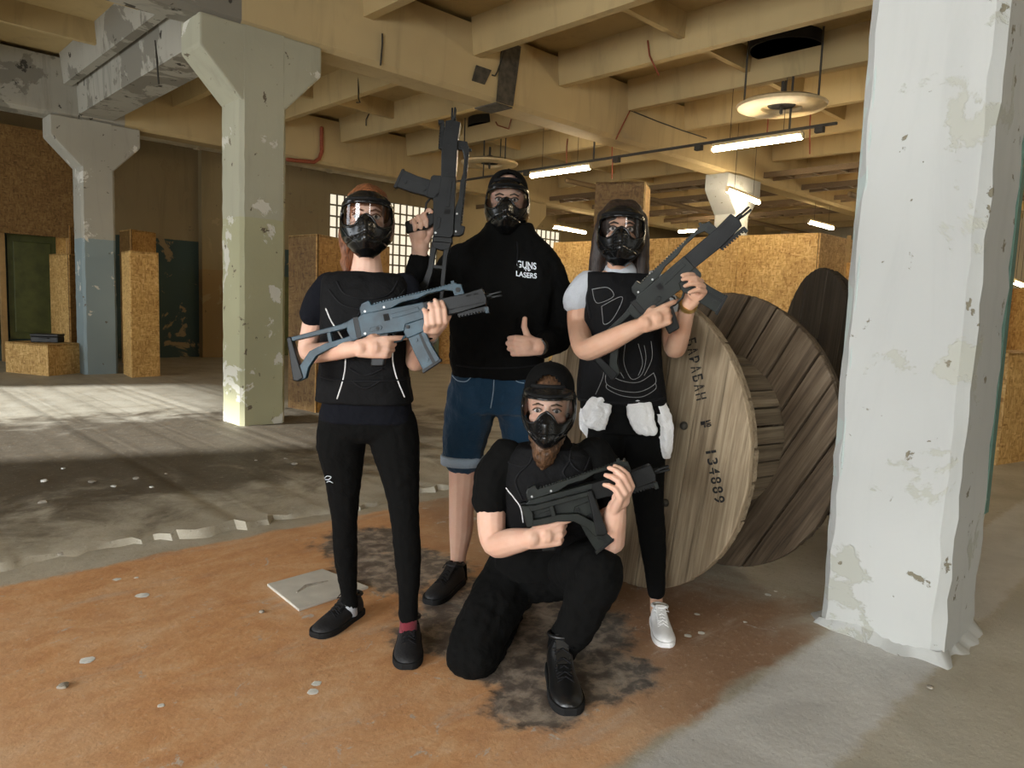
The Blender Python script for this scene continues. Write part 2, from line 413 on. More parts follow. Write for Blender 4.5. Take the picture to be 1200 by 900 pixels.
def floor_mat():
    t = NT('floor_concrete'); v = t.coord(); x = t.xyz(v)
    n_big = t.noise(v, 0.55, 5, 0.6, 0.4); n_mid = t.noise(v, 2.4, 7, 0.65, 0.5); n_fine = t.noise(v, 13, 6, 0.65, 0.3)
    n_tiny = t.noise(v, 60, 3); drag = t.math('ADD', t.math('MULTIPLY', t.noise(t.mapping(v, (2.2, 5.0, 1), rot=(0, 0, 0.9)), 1.0, 8, 0.72, 1.2), 0.6), t.math('MULTIPLY', t.noise(v, 4.5, 8, 0.75, 0.8), 0.4))
    # bare screed
    grey = t.ramp(n_mid, [(0.25, (0.29, 0.25, 0.18)), (0.5, (0.45, 0.41, 0.32)), (0.75, (0.56, 0.53, 0.44))])
    grey = t.mix(t.math('MULTIPLY', n_fine, 0.35), grey, (0.26, 0.225, 0.17))
    # old grime spread over the middle of the hall
    gx = t.math('SUBTRACT', x[1], 6.25); gx2 = t.math('MULTIPLY', t.math('MULTIPLY', gx, gx), 0.27)
    hx = t.math('SUBTRACT', x[0], 1.6); hx2 = t.math('MULTIPLY', t.math('MULTIPLY', hx, hx), 0.07)
    g = t.math('ADD', t.math('ADD', gx2, hx2), t.math('MULTIPLY', t.math('SUBTRACT', n_mid, 0.5), 2.6))
    grey = t.mix(t.math('MULTIPLY', t.step(g, 1.30, 0.35), 0.90), grey, t.mix(n_fine, (0.030, 0.022, 0.013), (0.13, 0.10, 0.065)))
    # worn orange floor paint between y 1.1 and 3.8
    yy = t.math('ADD', x[1], t.math('MULTIPLY', t.math('SUBTRACT', n_mid, 0.5), 0.22))
    inb = t.math('MULTIPLY', t.step(yy, 1.10, 1.16), t.step(yy, 3.66, 3.60))
    xx = t.math('ADD', x[0], t.math('MULTIPLY', t.math('SUBTRACT', n_mid, 0.5), 1.3))
    inb = t.math('MULTIPLY', inb, t.step(xx, 3.3, 2.7))
    orange = t.ramp(drag, [(0.34, (0.46, 0.205, 0.080)), (0.5, (0.60, 0.315, 0.140)), (0.64, (0.68, 0.44, 0.25))])
    orange = t.mix(t.math('MULTIPLY', t.step(n_big, 0.42, 0.62), 0.5), orange, (0.64, 0.44, 0.28))
    brown = t.mix(drag, (0.20, 0.090, 0.038), (0.35, 0.235, 0.15))
    orange = t.mix(t.step(t.math('ADD', t.math('ADD', x[0], t.math('MULTIPLY', x[1], -0.35)), t.math('MULTIPLY', n_mid, 0.5)), 1.25, 2.2), orange, brown)
    wear = t.step(t.noise(v, 7.5, 9, 0.75, 0.9), 0.60, 0.66)
    orange = t.mix(t.math('MULTIPLY', wear, 0.85), orange, t.mix(n_fine, (0.42, 0.37, 0.31), (0.62, 0.59, 0.54)))
    rub = t.step(t.noise(t.mapping(v, (1.3, 5, 1), rot=(0, 0, 0.4)), 1.0, 7, 0.7), 0.56, 0.7)
    orange = t.mix(t.math('MULTIPLY', rub, 0.45), orange, (0.52, 0.44, 0.35))
    grit = t.noise(v, 34, 6, 0.8)
    orange = t.mix(t.math('MULTIPLY', t.step(grit, 0.56, 0.66), 0.45), orange, (0.66, 0.52, 0.40))
    orange = t.mix(t.math('MULTIPLY', t.step(grit, 0.44, 0.33), 0.28), orange, (0.24, 0.105, 0.045))
    grey = t.mix(t.math('MULTIPLY', t.step(grit, 0.57, 0.68), 0.4), grey, (0.62, 0.59, 0.52))
    grey = t.mix(t.math('MULTIPLY', t.step(grit, 0.43, 0.33), 0.5), grey, (0.10, 0.085, 0.06))
    col = t.mix(inb, grey, orange)
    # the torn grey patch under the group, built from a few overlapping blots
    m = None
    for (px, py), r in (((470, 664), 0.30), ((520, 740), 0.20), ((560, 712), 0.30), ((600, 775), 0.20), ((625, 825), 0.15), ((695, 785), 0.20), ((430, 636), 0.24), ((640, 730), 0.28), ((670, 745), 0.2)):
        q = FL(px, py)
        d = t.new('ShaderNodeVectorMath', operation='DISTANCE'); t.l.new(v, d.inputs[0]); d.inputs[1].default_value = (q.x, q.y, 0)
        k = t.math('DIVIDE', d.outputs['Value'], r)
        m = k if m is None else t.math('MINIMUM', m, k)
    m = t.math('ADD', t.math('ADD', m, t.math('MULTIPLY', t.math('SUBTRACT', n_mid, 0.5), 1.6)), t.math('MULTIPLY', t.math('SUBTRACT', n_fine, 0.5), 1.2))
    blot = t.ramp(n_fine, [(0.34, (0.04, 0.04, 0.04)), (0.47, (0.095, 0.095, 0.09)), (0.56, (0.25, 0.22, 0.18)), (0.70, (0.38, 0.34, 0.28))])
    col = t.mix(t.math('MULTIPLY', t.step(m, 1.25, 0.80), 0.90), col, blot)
    # whitish cement strip running out from the right column
    y2 = t.math('ADD', x[1], t.math('MULTIPLY', t.math('SUBTRACT', n_fine, 0.5), 0.10))
    strip = t.math('MULTIPLY', t.step(y2, 0.70, 0.74), t.step(y2, 1.13, 1.08))
    col = t.mix(strip, col, t.ramp(n_mid, [(0.3, (0.42, 0.41, 0.38)), (0.7, (0.62, 0.61, 0.57))]))
    beige = t.ramp(n_mid, [(0.3, (0.33, 0.30, 0.23)), (0.7, (0.47, 0.44, 0.36))])
    col = t.mix(t.step(y2, 0.71, 0.67), col, beige)
    col = t.mix(t.math('MULTIPLY', t.step(n_tiny, 0.66, 0.72), 0.35), col, (0.10, 0.08, 0.06))
    t.bump(t.math('ADD', t.math('MULTIPLY', n_fine, 0.6), t.math('MULTIPLY', grit, 0.5)), 0.45, 0.010)
    return t.done(col, t.math('MULTIPLY_ADD', n_mid, 0.35, 0.42), 0, 0.35)
floor_mat()

# ------------------------------------------------------------------ setting: floor, walls, ceiling, beams, columns
X0, X1, Y0, Y1 = WX, 25.0, -6.0, 15.2
ZS = 4.62
mb = MB()
mb.box((X0 - 4, Y0 - 0.3, -0.2), (X1 + 0.3, Y1 + 0.3, 0.0))
struct('floor', mb, 'floor_concrete')
# broken lip of the screed: a raised slab whose near edge is jagged
rs = random.Random(3)
edge = []; xq = X0
while xq < X1:
    edge.append((xq, 3.82 + rs.uniform(-0.03, 0.03) + 0.05 * math.sin(xq * 2.1) + 0.03 * math.sin(xq * 7.3)))
    xq += rs.uniform(0.02, 0.075) if -1 < xq < 6 else 0.6
edge.append((X1, 3.8))
mb = MB(); top = []; n = len(edge)
vs = [(x, y - rs.uniform(0.0, 0.035), -0.004) for x, y in edge] + [(x, y + rs.uniform(0.0, 0.02), 0.030 + 0.010 * math.sin(x * 5.1) + rs.uniform(-0.010, 0.010)) for x, y in edge] + [(x, y + 0.10 + rs.uniform(0, 0.14), 0.018 + rs.uniform(-0.003, 0.006)) for x, y in edge] + [(x, Y1, 0.014) for x, y in edge]
fs = []
for r in range(3):
    for i in range(n - 1): fs.append((r * n + i, r * n + i + 1, (r + 1) * n + i + 1, (r + 1) * n + i))
mb.add(vs, fs)
o = struct('trim_1', mb, 'floor_concrete', smooth=0.8); o['label'] = 'raised grey screed with a broken jagged edge'

def wall_with_holes(name, fixed, a, b, z1, holes, axis, th, mat):
    'wall in the plane axis = fixed from a to b; holes are (a0, a1, z0, z1)'
    mb = MB(); cuts = sorted(holes); cur = a
    def bx(p, q, zl, zh):
        if q - p < 1e-4 or zh - zl < 1e-4: return
        if axis == 'x': mb.box((min(fixed, fixed + th), p, zl), (max(fixed, fixed + th), q, zh))
        else: mb.box((p, min(fixed, fixed + th), zl), (q, max(fixed, fixed + th), zh))
    for h in cuts:
        bx(cur, h[0], 0, z1); bx(h[0], h[1], 0, h[2]); bx(h[0], h[1], h[3], z1); cur = h[1]
    bx(cur, b, 0, z1)
    return struct(name, mb, mat)
GW = [(8.75, 9.35, 2.45, 3.72), (9.55, 11.9, 1.95, 3.72), (14.6, 16.6, 2.3, 3.6)]      # glazed openings of the far wall
wall_with_holes('wall_back', Y1, X0, X1, ZS, [(h[0], h[1], h[2], h[3]) for h in GW], 'y', 0.3, 'wall_paint')
wall_with_holes('wall_left', X0, Y0, Y1, ZS, [(a, b, *WZ) for a, b in WIN_W] + [(GATE[0], GATE[1], 0, 3.5)], 'x', -0.3, 'wall_plain')
wall_with_holes('wall_front', Y0, X0, X1, ZS, [(-1.7, -0.7, 1.0, 3.4)], 'y', -0.3, 'wall_plain')
wall_with_holes('wall_right', X1, Y0, Y1, ZS, [], 'x', 0.3, 'wall_plain')
# far-wall windows: a pane for each light of the grid, bars between them
wn = 0
for (a, b, z0, z1) in GW:
    wn += 1
    nx, nz = max(2, round((b - a) / 0.20)), max(2, round((z1 - z0) / 0.24))
    mb = MB()
    for i in range(nx + 1):
        q = a + (b - a) * i / nx; mb.box((q - 0.02, Y1 + 0.02, z0), (q + 0.02, Y1 + 0.10, z1))
    for k in range(nz + 1):
        q = z0 + (z1 - z0) * k / nz; mb.box((a, Y1 + 0.025, q - 0.02), (b, Y1 + 0.095, q + 0.02))
    w = struct('window_%d' % wn, mb, 'window_bar')
    pm = mesh_of('pane', MB().box((-(b - a) / nx / 2 + 0.02, 0, -(z1 - z0) / nz / 2 + 0.02), ((b - a) / nx / 2 - 0.02, 0.05, (z1 - z0) / nz / 2 - 0.02)))
    pm.materials.append(MATS['window_glass'])
    for i in range(nx):
        for k in range(nz):
            p = bpy.data.objects.new('pane', pm); C.objects.link(p); p.parent = w
            p.location = (a + (b - a) * (i + 0.5) / nx, Y1 + 0.04, z0 + (z1 - z0) * (k + 0.5) / nz)
# frosted windows of the wall behind the camera: frame with mullions, pane behind it
for (a, b) in WIN_W:
    wn += 1; mb = MB()
    for i in range(5):
        q = a + (b - a) * i / 4; mb.box((WX - 0.10, q - 0.03, WZ[0]), (WX - 0.02, q + 0.03, WZ[1]))
    for k in range(4):
        q = WZ[0] + (WZ[1] - WZ[0]) * k / 3; mb.box((WX - 0.10, a, q - 0.03), (WX - 0.02, b, q + 0.03))
    w = struct('window_%d' % wn, mb, 'window_bar')
    for i in range(4):
        for k in range(3):
            obj('pane', MB().box((WX - 0.075, a + (b - a) * i / 4 + 0.03, WZ[0] + (WZ[1] - WZ[0]) * k / 3 + 0.03), (WX - 0.06, a + (b - a) * (i + 1) / 4 - 0.03, WZ[0] + (WZ[1] - WZ[0]) * (k + 1) / 3 - 0.03)), 'frosted_glass', w)
wn += 1
w = struct('window_%d' % wn, MB().box((-1.72, Y0 - 0.1, 0.96), (-0.68, Y0 - 0.06, 1.0)).box((-1.72, Y0 - 0.1, 3.4), (-0.68, Y0 - 0.06, 3.44)), 'window_bar')
obj('pane', MB().box((-1.7, Y0 - 0.1, 1.0), (-0.7, Y0 - 0.08, 3.4)), 'frosted_glass', w)

# ceiling slab with precast ribs
ceil = struct('ceiling', MB().box((X0 - 0.3, Y0 - 0.3, ZS), (X1 + 0.3, Y1 + 0.3, ZS + 0.2)), 'ceiling_paint')
COLY = [0.95, 7.03, 12.52]
COLX = [3.21, 12.3, 21.4]
bays = [(Y0, 0.75), (1.15, 6.82), (7.24, 12.3)]
xr = 5.85 - 1.5 * 7
while xr < X1:
    if all(abs(xr - c) > 0.30 for c in COLX):
        for a, b in bays:
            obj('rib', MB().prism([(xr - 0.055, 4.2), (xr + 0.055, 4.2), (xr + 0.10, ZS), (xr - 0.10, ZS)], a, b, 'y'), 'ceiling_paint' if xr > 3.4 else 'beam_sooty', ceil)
    xr += 1.5
for a, b in bays:
    for k in (1, 2):
        q = a + (b - a) * k / 3
        obj('cross_rib', MB().prism([(q - 0.04, 4.36), (q + 0.04, 4.36), (q + 0.07, ZS), (q - 0.07, ZS)], X0, X1, 'x'), 'ceiling_paint', ceil)
# main beams along the column rows, spandrels between columns
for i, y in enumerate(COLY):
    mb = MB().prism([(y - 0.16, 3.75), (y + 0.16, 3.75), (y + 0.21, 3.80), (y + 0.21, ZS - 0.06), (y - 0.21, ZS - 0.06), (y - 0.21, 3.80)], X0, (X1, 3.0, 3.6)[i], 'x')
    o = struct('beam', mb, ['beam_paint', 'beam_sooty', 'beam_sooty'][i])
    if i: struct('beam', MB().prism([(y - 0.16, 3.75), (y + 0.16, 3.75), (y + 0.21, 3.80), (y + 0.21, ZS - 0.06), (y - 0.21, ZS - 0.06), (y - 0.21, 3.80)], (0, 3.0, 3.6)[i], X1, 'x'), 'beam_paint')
for (x, a, b) in ((COLX[0], 7.24, 12.31),):
    mb = MB().prism([(x - 0.23, 3.82), (x + 0.23, 3.82), (x + 0.27, ZS), (x - 0.27, ZS)], a, b, 'y')
    struct('beam', mb, 'beam_sooty')
# tar joint bands on the middle beam
for (x0, x1, zl, zh) in ((6.18, 6.46, 3.70, 4.5), (5.78, 5.98, 3.85, 4.10)):
    mb = MB()
    yb = COLY[1] - 0.215
    mb.prism([(x0, zl + 0.06), (x1, zl + 0.06), (x1 + 0.10, zh), (x0 + 0.06, zh)], yb - 0.012, yb, 'y')
    if zl < 3.75: mb.box((x0, yb, 3.735), (x1, yb + 0.40, 3.75))
    o = obj('joint_band', mb, 'tape_black'); tag(o, 'wide black tar band wrapped over the beam joint' if zl < 3.75 else 'short black tar smear on the beam beside the wide band', 'tar band')

def column(cx, cy, mat, jag=0.0, seed=1, edges=None, label='column'):
    h, c = 0.23, 0.035
    r = random.Random(seed)
    def sect(z, k):
        pts = []
        for (sx, sy) in ((-1, -1), (1, -1), (1, 1), (-1, 1)):
            a = (sx * h, sy * (h - c)); b = (sx * (h - c), sy * h)
            for p in ((a, b) if sx * sy > 0 else (b, a)):
                j = jag * k
                pts.append(Vector((cx + p[0] + r.uniform(-j, j), cy + p[1] + r.uniform(-j, j), z)))
        return pts
    n = 48 if jag else 6
    mb = MB(); mb.rings([sect(3.76 * i / n, 1) for i in range(n + 1)])
    o = struct('column', mb, mat, smooth=0.5 if jag else None)
    o['label'] = label
    e = 0.60
    poly = [(cx - h + 0.01, 3.08), (cx - e, 3.48), (cx - e, 3.76), (cx + e, 3.76), (cx + e, 3.48), (cx + h - 0.01, 3.08)]
    obj('haunch', MB().prism(poly, cy - h + 0.002, cy + h - 0.002, 'y'), mat, o, bevel=0.02)
    return o
column(COLX[0], COLY[0], 'column_white', 0.006, 2, label='big whitewashed square column in the right foreground')
column(COLX[0], COLY[1], 'column_olive', 0.003, 3, label='cream column with olive lower half beside the red-haired player')
column(COLX[0], COLY[2], 'column_blue', 0.003, 4, label='far column with a blue-grey painted lower half')
for i, (x, y) in enumerate(((COLX[1], COLY[1]), (COLX[1], COLY[0]), (COLX[1], COLY[2]), (COLX[2], COLY[0]), (COLX[2], COLY[1]), (COLX[2], COLY[2]))):
    column(x, y, 'column_white' if i == 0 else 'beam_paint', label='far column of the hall')
# plaster fillet heaped around the foot of the right column
mb = MB(); rr = random.Random(9)
ringo, ringi = [], []
for k in range(120):
    a = 2 * PI * k / 120; m = max(abs(math.cos(a)), abs(math.sin(a)))
    q = 0.225 / m; w = 0.045 + 0.022 * math.sin(a * 3 + 1) * math.sin(a * 7) + 0.012 * math.sin(a * 13) + rr.uniform(0, 0.008)
    ringi.append(Vector((COLX[0] + q * math.cos(a), COLY[0] + q * math.sin(a), 0.030 + 0.012 * math.sin(a * 5) + rr.uniform(0, 0.008))))
    ringo.append(Vector((COLX[0] + (q + w) * math.cos(a), COLY[0] + (q + w) * math.sin(a), -0.002)))
mb.rings([ringo, ringi], cap=False)
o = struct('trim_2', mb, 'column_white', smooth=3.2); o['label'] = 'crumbling plaster fillet at the foot of the right column'
# coloured arrises left by older coats of paint on the right column
mb = MB()
for k in range(24):
    z = 0.5 + k * 0.14
    w = 0.03 + 0.02 * rr.random()
    mb.box((COLX[0] + 0.232 - 0.05, COLY[0] - 0.236, z), (COLX[0] + 0.236, COLY[0] - 0.20, z + 0.142))
struct('trim_3', mb, 'green_edge')['label'] = 'dark green paint left on the far edge of the right column'
mb = MB()
mb.prism([(COLX[0] - 0.232, COLY[0] + 0.185), (COLX[0] - 0.195, COLY[0] + 0.232), (COLX[0] - 0.19, COLY[0] + 0.225), (COLX[0] - 0.225, COLY[0] + 0.18)], 0.62, 2.35, 'z')
struct('trim_4', mb, 'bluish_edge', bevel=0.01)['label'] = 'pale blue paint left on the near edge of the right column'

# pilasters and pieces of the far wall
for i, (xa, xb) in enumerate(((5.78, 6.22),)):
    struct('trim_%d' % (5 + i), MB().box((xa, Y1 - 0.18, 0), (xb, Y1, ZS)), 'pilaster_paint')
struct('trim_6', MB().box((6.25, Y1 - 0.03, 0), (9.2, Y1, 1.75)), 'door_green')['label'] = 'olive paint on the lower far wall'
d = struct('door_1', MB().box((2.52, Y1 - 0.10, 0.40), (3.24, Y1 - 0.03, 2.2)), 'door_green')
d['label'] = 'olive green door in the far left corner'
for k, (xa, xb, za, zb) in enumerate(((2.60, 3.16, 0.52, 2.08),)):
    obj('door_panel', MB().box((xa, Y1 - 0.13, za), (xb, Y1 - 0.10, zb)), 'door_green', d, bevel=0.01)
struct('trim_7', MB().box((2.40, Y1 - 0.16, 0), (2.48, Y1 - 0.02, 2.25)), 'pine')['label'] = 'raw pine post beside the green door'
struct('trim_8', MB().box((X0, Y1 - 0.05, 0.3), (2.38, Y1, 2.0)), 'teal_paint')['label'] = 'teal paint on the wall left of the green door'

# ------------------------------------------------------------------ OSB sheets, boxes and partitions
def sheet(parent, a, b, z0, z1, mat, th=0.018):
    'upright OSB sheet between floor points a and b'
    a = Vector((a[0], a[1], 0)); b = Vector((b[0], b[1], 0))
    n = (b - a).normalized().cross(UP) * th
    mb = MB(); q = [a, b, b + n, a + n]
    mb.prism([(p.x, p.y) for p in q], z0, z1, 'z')
    return obj('osb_sheet', mb, mat, parent)
def osb_box(label, left, front, right, h, mat='osb', z0=0.0, group=None, mats=None):
    L, Fp, R_ = [Vector((p[0], p[1], 0)) for p in (left, front, right)]
    B = L + R_ - Fp
    t = thing('osb_box', label, 'box', (Fp.x, Fp.y, z0), group)
    g = 0.004
    ms = mats or (mat, mat, mat)
    c = (L + R_) / 2
    def ins(p, k=0.0): return p
    sheet(t, Fp, L, z0, z0 + h, ms[0]); sheet(t, R_, Fp, z0, z0 + h, ms[1]); sheet(t, L, B, z0, z0 + h, mat); sheet(t, B, R_, z0, z0 + h, mat)
    mb = MB(); mb.prism([(p.x, p.y) for p in (L, Fp, R_, B)], z0 + h - 0.02, z0 + h + g, 'z')
    obj('top_sheet', mb, ms[2], t)
    return t
def AT(x, d):
    'floor point under pixel column x at forward distance d'
    p = P(x, 380, d); return (p.x, p.y)
low = osb_box('low pale OSB box at the far left with a black case on top', (2.12, 13.11), (2.5, 12.27), (3.01, 12.61), 0.47)
osb_box('tall upright OSB box just right of the blue-based column', (3.29 + 0.2, 12.22), (3.41 + 0.02, 11.62), (3.86, 11.72), 1.88)
osb_box('tall OSB box standing behind the low box, left of the far column', AT(60, 12.75), AT(82, 12.3), AT(104, 12.7), 1.88, mats=('osb', 'osb_dark', 'osb'))  # osb_dark sides, here and on the boxes below, carry shade in their colour
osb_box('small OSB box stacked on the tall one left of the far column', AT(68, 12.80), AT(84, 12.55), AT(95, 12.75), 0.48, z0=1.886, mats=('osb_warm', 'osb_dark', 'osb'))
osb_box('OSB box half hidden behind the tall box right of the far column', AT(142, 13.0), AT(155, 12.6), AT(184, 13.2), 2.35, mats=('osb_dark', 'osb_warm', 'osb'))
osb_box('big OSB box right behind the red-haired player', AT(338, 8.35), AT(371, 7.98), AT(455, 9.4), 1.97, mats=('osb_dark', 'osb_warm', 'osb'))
osb_box('OSB pillar standing taller than the rest behind the dark-haired player', (7.85, 6.44), (7.37, 6.17), (7.68, 5.61), 2.9, mats=('osb_dark', 'osb_dark', 'osb_dark'))  # darkened all over: the shade on the pillar is in its material
osb_box('yellow OSB box at the far right edge beyond the white column', AT(1172, 7.2), AT(1184, 6.5), AT(1235, 6.9), 1.02)
# case on the low box
p = FL(56, 401, 0.474)
t = thing('black_case', 'small black case lying on the low OSB box', 'case', (p.x, p.y, 0.474))
Mx = Matrix.Translation((p.x, p.y, 0.474)) @ Matrix.Rotation(-0.6, 4, 'Z')
obj('case_body', MB().box((-0.19, -0.12, 0), (0.19, 0.12, 0.09), Mx), 'black_plastic', t, bevel=0.012)
obj('lid', MB().box((-0.195, -0.125, 0.09), (0.195, 0.125, 0.13), Mx), 'black_plastic', t, bevel=0.012)
obj('handle', MB().tube([Mx @ Vector(q) for q in ((-0.06, -0.125, 0.07), (-0.06, -0.155, 0.07), (0.06, -0.155, 0.07), (0.06, -0.125, 0.07))], 0.008, 6), 'black_plastic', t)

def partition(name, label, pts, h, z0, mat, w=1.25, th=0.018):
    t = thing(name, label, 'partition', (pts[0][0], pts[0][1], z0))
    for (a, b) in zip(pts, pts[1:]):
        a, b = Vector((*a, 0)), Vector((*b, 0)); L = (b - a).length; n = max(1, math.ceil(L / w - 0.05))
        for i in range(n):
            g = (b - a).normalized() * 0.004
            sheet(t, a.lerp(b, i / n) + g, a.lerp(b, (i + 1) / n) - g, z0, z0 + h, mat, th)
    return t
partition('osb_partition', 'long yellow OSB partition behind the cable drums', [(9.62, 8.95), (10.05, 4.39), (11.6, 4.39)], 2.44, 0.0, 'osb')
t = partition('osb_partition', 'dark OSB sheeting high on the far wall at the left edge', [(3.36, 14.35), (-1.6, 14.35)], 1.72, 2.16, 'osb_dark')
for x in (3.3, 2.08, 0.8, -1.5): obj('stud', MB().box((x - 0.05, 14.37, 0), (x + 0.0, 14.42, 3.88)), 'pine', t)
t = partition('osb_partition', 'low OSB partition seen between the red-haired player and the hooded man', [AT(452, 15.5), AT(560, 15.5)], 1.85, 0.0, 'osb_warm', 0.62)
obj('olive_board', MB().prism([(q[0], q[1]) for q in (AT(494, 15.35), AT(515, 15.35), AT(515, 15.40), AT(494, 15.40))], 0.05, 0.9, 'z'), 'door_green', t)
for xx in (474, 500): obj('stud', MB().prism([(q[0], q[1]) for q in (AT(xx, 15.3), AT(xx + 4, 15.3), AT(xx + 4, 15.38), AT(xx, 15.38))], 0, 1.95, 'z'), 'pine', t)
t = partition('osb_partition', 'warm OSB partition in the distance beyond the white column', [AT(1152, 10.0), AT(1212, 9.2)], 1.75, 0.0, 'osb_warm', 0.6)
obj('stud', MB().prism([(q[0], q[1]) for q in (AT(1172, 9.55), AT(1175, 9.5), AT(1175, 9.6), AT(1172, 9.65))], 0, 1.9, 'z'), 'pine', t)
t = partition('osb_partition', 'narrow OSB screen between the drums and the white column', [AT(985, 9.6), AT(1022, 9.0)], 2.0, 0.0, 'osb_warm', 0.6)
for xx, dd in ((984, 9.6), (1003, 9.3)): obj('stud', MB().prism([(q[0], q[1]) for q in (AT(xx, dd - 0.05), AT(xx + 5, dd - 0.05), AT(xx + 5, dd), AT(xx, dd))], 0, 2.35, 'z'), 'pine', t)

# ------------------------------------------------------------------ lights on tracks, ducts, pipes, hooks
def fluorescent(a, b, label, hang=None):
    a, b = Vector(a), Vector(b); d = (b - a).normalized(); side = d.cross(UP)
    t = thing('fluorescent_lamp', label, 'lamp', (a + b) / 2, 'fluorescent lamps under the ceiling')
    mid = (a + b) / 2; M = Matrix.Translation(mid) @ Matrix(((d.x, side.x, 0, 0), (d.y, side.y, 0, 0), (d.z, side.z, 1, 0), (0, 0, 0, 1)))
    L = (b - a).length / 2
    obj('housing', MB().box((-L, -0.035, 0.035), (L, 0.035, 0.075), M), 'disc_paint', t, bevel=0.006)
    obj('tube', MB().tube([a + d * 0.02, b - d * 0.02], 0.034, 12), 'tube_light', t, smooth=3.2)
    for e, s in ((a, 1), (b, -1)): obj('end_cap', MB().box((-0.02, -0.025, -0.02), (0.02, 0.025, 0.05), Matrix.Translation(e) @ M.to_3x3().to_4x4()), 'disc_paint', t)
    for e in (a.lerp(b, 0.2), a.lerp(b, 0.8)):
        obj('wire', MB().tube([e + UP * 0.07, Vector((e.x, e.y, 3.76 if min(abs(e.y - q) for q in COLY) < 0.22 else ZS))], 0.004, 5), 'iron', t)
    return t
TX = 8.82; TZ = 3.46
fluorescent((TX, 4.16, TZ), (TX, 5.38, TZ), 'bright fluorescent tube on the track below the round ceiling vent')
fluorescent((TX, 7.52, TZ), (TX, 8.8, TZ), 'bright fluorescent tube on the track beside the hooded head')
fluorescent((13.5, 12.6, 3.3), (14.9, 12.75, 3.3), 'small distant fluorescent tube beside the hooded shoulder')
fluorescent((10.95, 6.36, 3.3), (12.4, 6.56, 3.3), 'fluorescent tube hanging against the white far column')
fluorescent((15.4, 6.97, 3.3), (16.7, 7.0, 3.3), 'small distant fluorescent tube above the end of the long partition')
p = P(1188, 331, 14); fluorescent((p.x, p.y, p.z), (p.x + 1.2, p.y + 0.1, p.z), 'tiny distant fluorescent tube right of the white column')
for k, (xx, yy) in enumerate(((8.82, -1.0), (15.5, 1.6), (15.5, 3.5), (17.0, 10.0), (20.0, 4.5))):  # extra tubes out of view, added for the light they give the hall
    fluorescent((xx, yy, TZ), (xx, yy + 1.25, TZ), 'added fluorescent tube deep in the hall, ' + ('nearest behind the white column', 'second behind the white column', 'third behind the white column', 'beyond the long partition', 'farthest to the right')[k])
tr = thing('light_track', 'thin dark conduit track carrying the fluorescent tubes', 'track', (TX, 6.5, TZ + 0.1))
obj('rail', MB().box((TX - 0.02, 3.75, TZ + 0.085), (TX + 0.02, 11.5, TZ + 0.115)), 'iron', tr)
for y in (3.95, 5.6, 7.0, 8.9): obj('clamp', MB().box((TX - 0.035, y - 0.05, TZ + 0.02), (TX + 0.035, y + 0.05, TZ + 0.085)), 'iron', tr)
for y in (4.33, 7.45, 10.0): obj('rod', MB().tube([(TX, y, TZ + 0.1), (TX, y, ZS)], 0.014, 6), 'iron', tr)

def ceiling_vent(c, r, label):
    c = Vector(c); t = thing('ceiling_vent', label, 'vent', c)
    M = Matrix.Translation(c)
    obj('disc', MB().lathe([(r, 0.03), (r * 0.97, 0.0), (r * 0.75, -0.03), (r * 0.45, -0.01), (r * 0.43, 0.03), (r * 0.47, 0.05), (r * 0.9, 0.06)], 40, M), 'disc_paint', t, smooth=0.7)
    obj('cone', MB().lathe([(0.02, 0.03), (r * 0.30, 0.02), (r * 0.34, 0.06), (0.05, 0.16)], 28, M), 'soot', t, smooth=0.7)
    obj('throat', MB().lathe([(r * 0.80, ZS - c.z - 0.14), (r * 0.80, ZS - c.z), (r * 0.05, ZS - c.z), (r * 0.05, ZS - c.z - 0.02), (r * 0.77, ZS - c.z - 0.02), (r * 0.77, ZS - c.z - 0.14)], 32, M), 'soot', t, smooth=0.7)
    obj('stem', MB().tube([c + UP * -0.06, c + UP * 0.3], 0.02, 8), 'iron', t)
    for a in (0.4, 2.5, 4.6): obj('hanger', MB().tube([c + Vector((math.cos(a) * r * 0.9, math.sin(a) * r * 0.9, 0.03)), c + Vector((math.cos(a) * r * 0.9, math.sin(a) * r * 0.9, ZS - c.z))], 0.012, 6), 'iron', t)
    return t
ceiling_vent((8.65, 4.37, 3.80), 0.53, 'round metal air vent hanging above the long fluorescent tube')
ceiling_vent((9.05, 10.1, 3.83), 0.52, 'round air vent in the distance above the hooded man')

def pipe(name, label, pts, r, mat, cat='pipe'):
    o = obj(name, MB().tube(pts, r, 14), mat, smooth=0.9); return tag(o, label, cat)
t = thing('air_duct', 'fat plaster-wrapped duct under the far ceiling at the left', 'duct', (5.4, 14.75, 4.3))
obj('duct_body', MB().tube([(3.9, 14.75, 4.33), (12, 14.75, 4.33)], 0.24, 20), 'duct_paint', t, smooth=0.9)
for x in (4.5, 5.6, 7.0, 8.5): obj('collar', MB().tube([(x - 0.04, 14.75, 4.33), (x + 0.04, 14.75, 4.33)], 0.255, 20, False), 'duct_paint', t, smooth=0.9)
q = [ON_Y(x, y, 12.27) for x, y in ((337, 187), (346, 188), (368, 190), (374, 186), (377, 178), (377, 150))]
pipe('red_pipe', 'bent red-brown pipe end under the ceiling right of the olive column', q, 0.035, 'rust_red')
for (y, z, x0, lab) in ((3.0, 3.75, 11.5, 'dark pipe running across the far ceiling, nearest of the three'), (9.5, 3.7, 10.5, 'dark pipe across the far ceiling behind the white column'), (5.4, 3.5, 13.5, 'dark pipe across the far ceiling, lowest of the three')):
    pipe('ceiling_pipe', lab, [(x0, y, z), (X1 - 0.5, y, z)], 0.05, 'tray_brown')
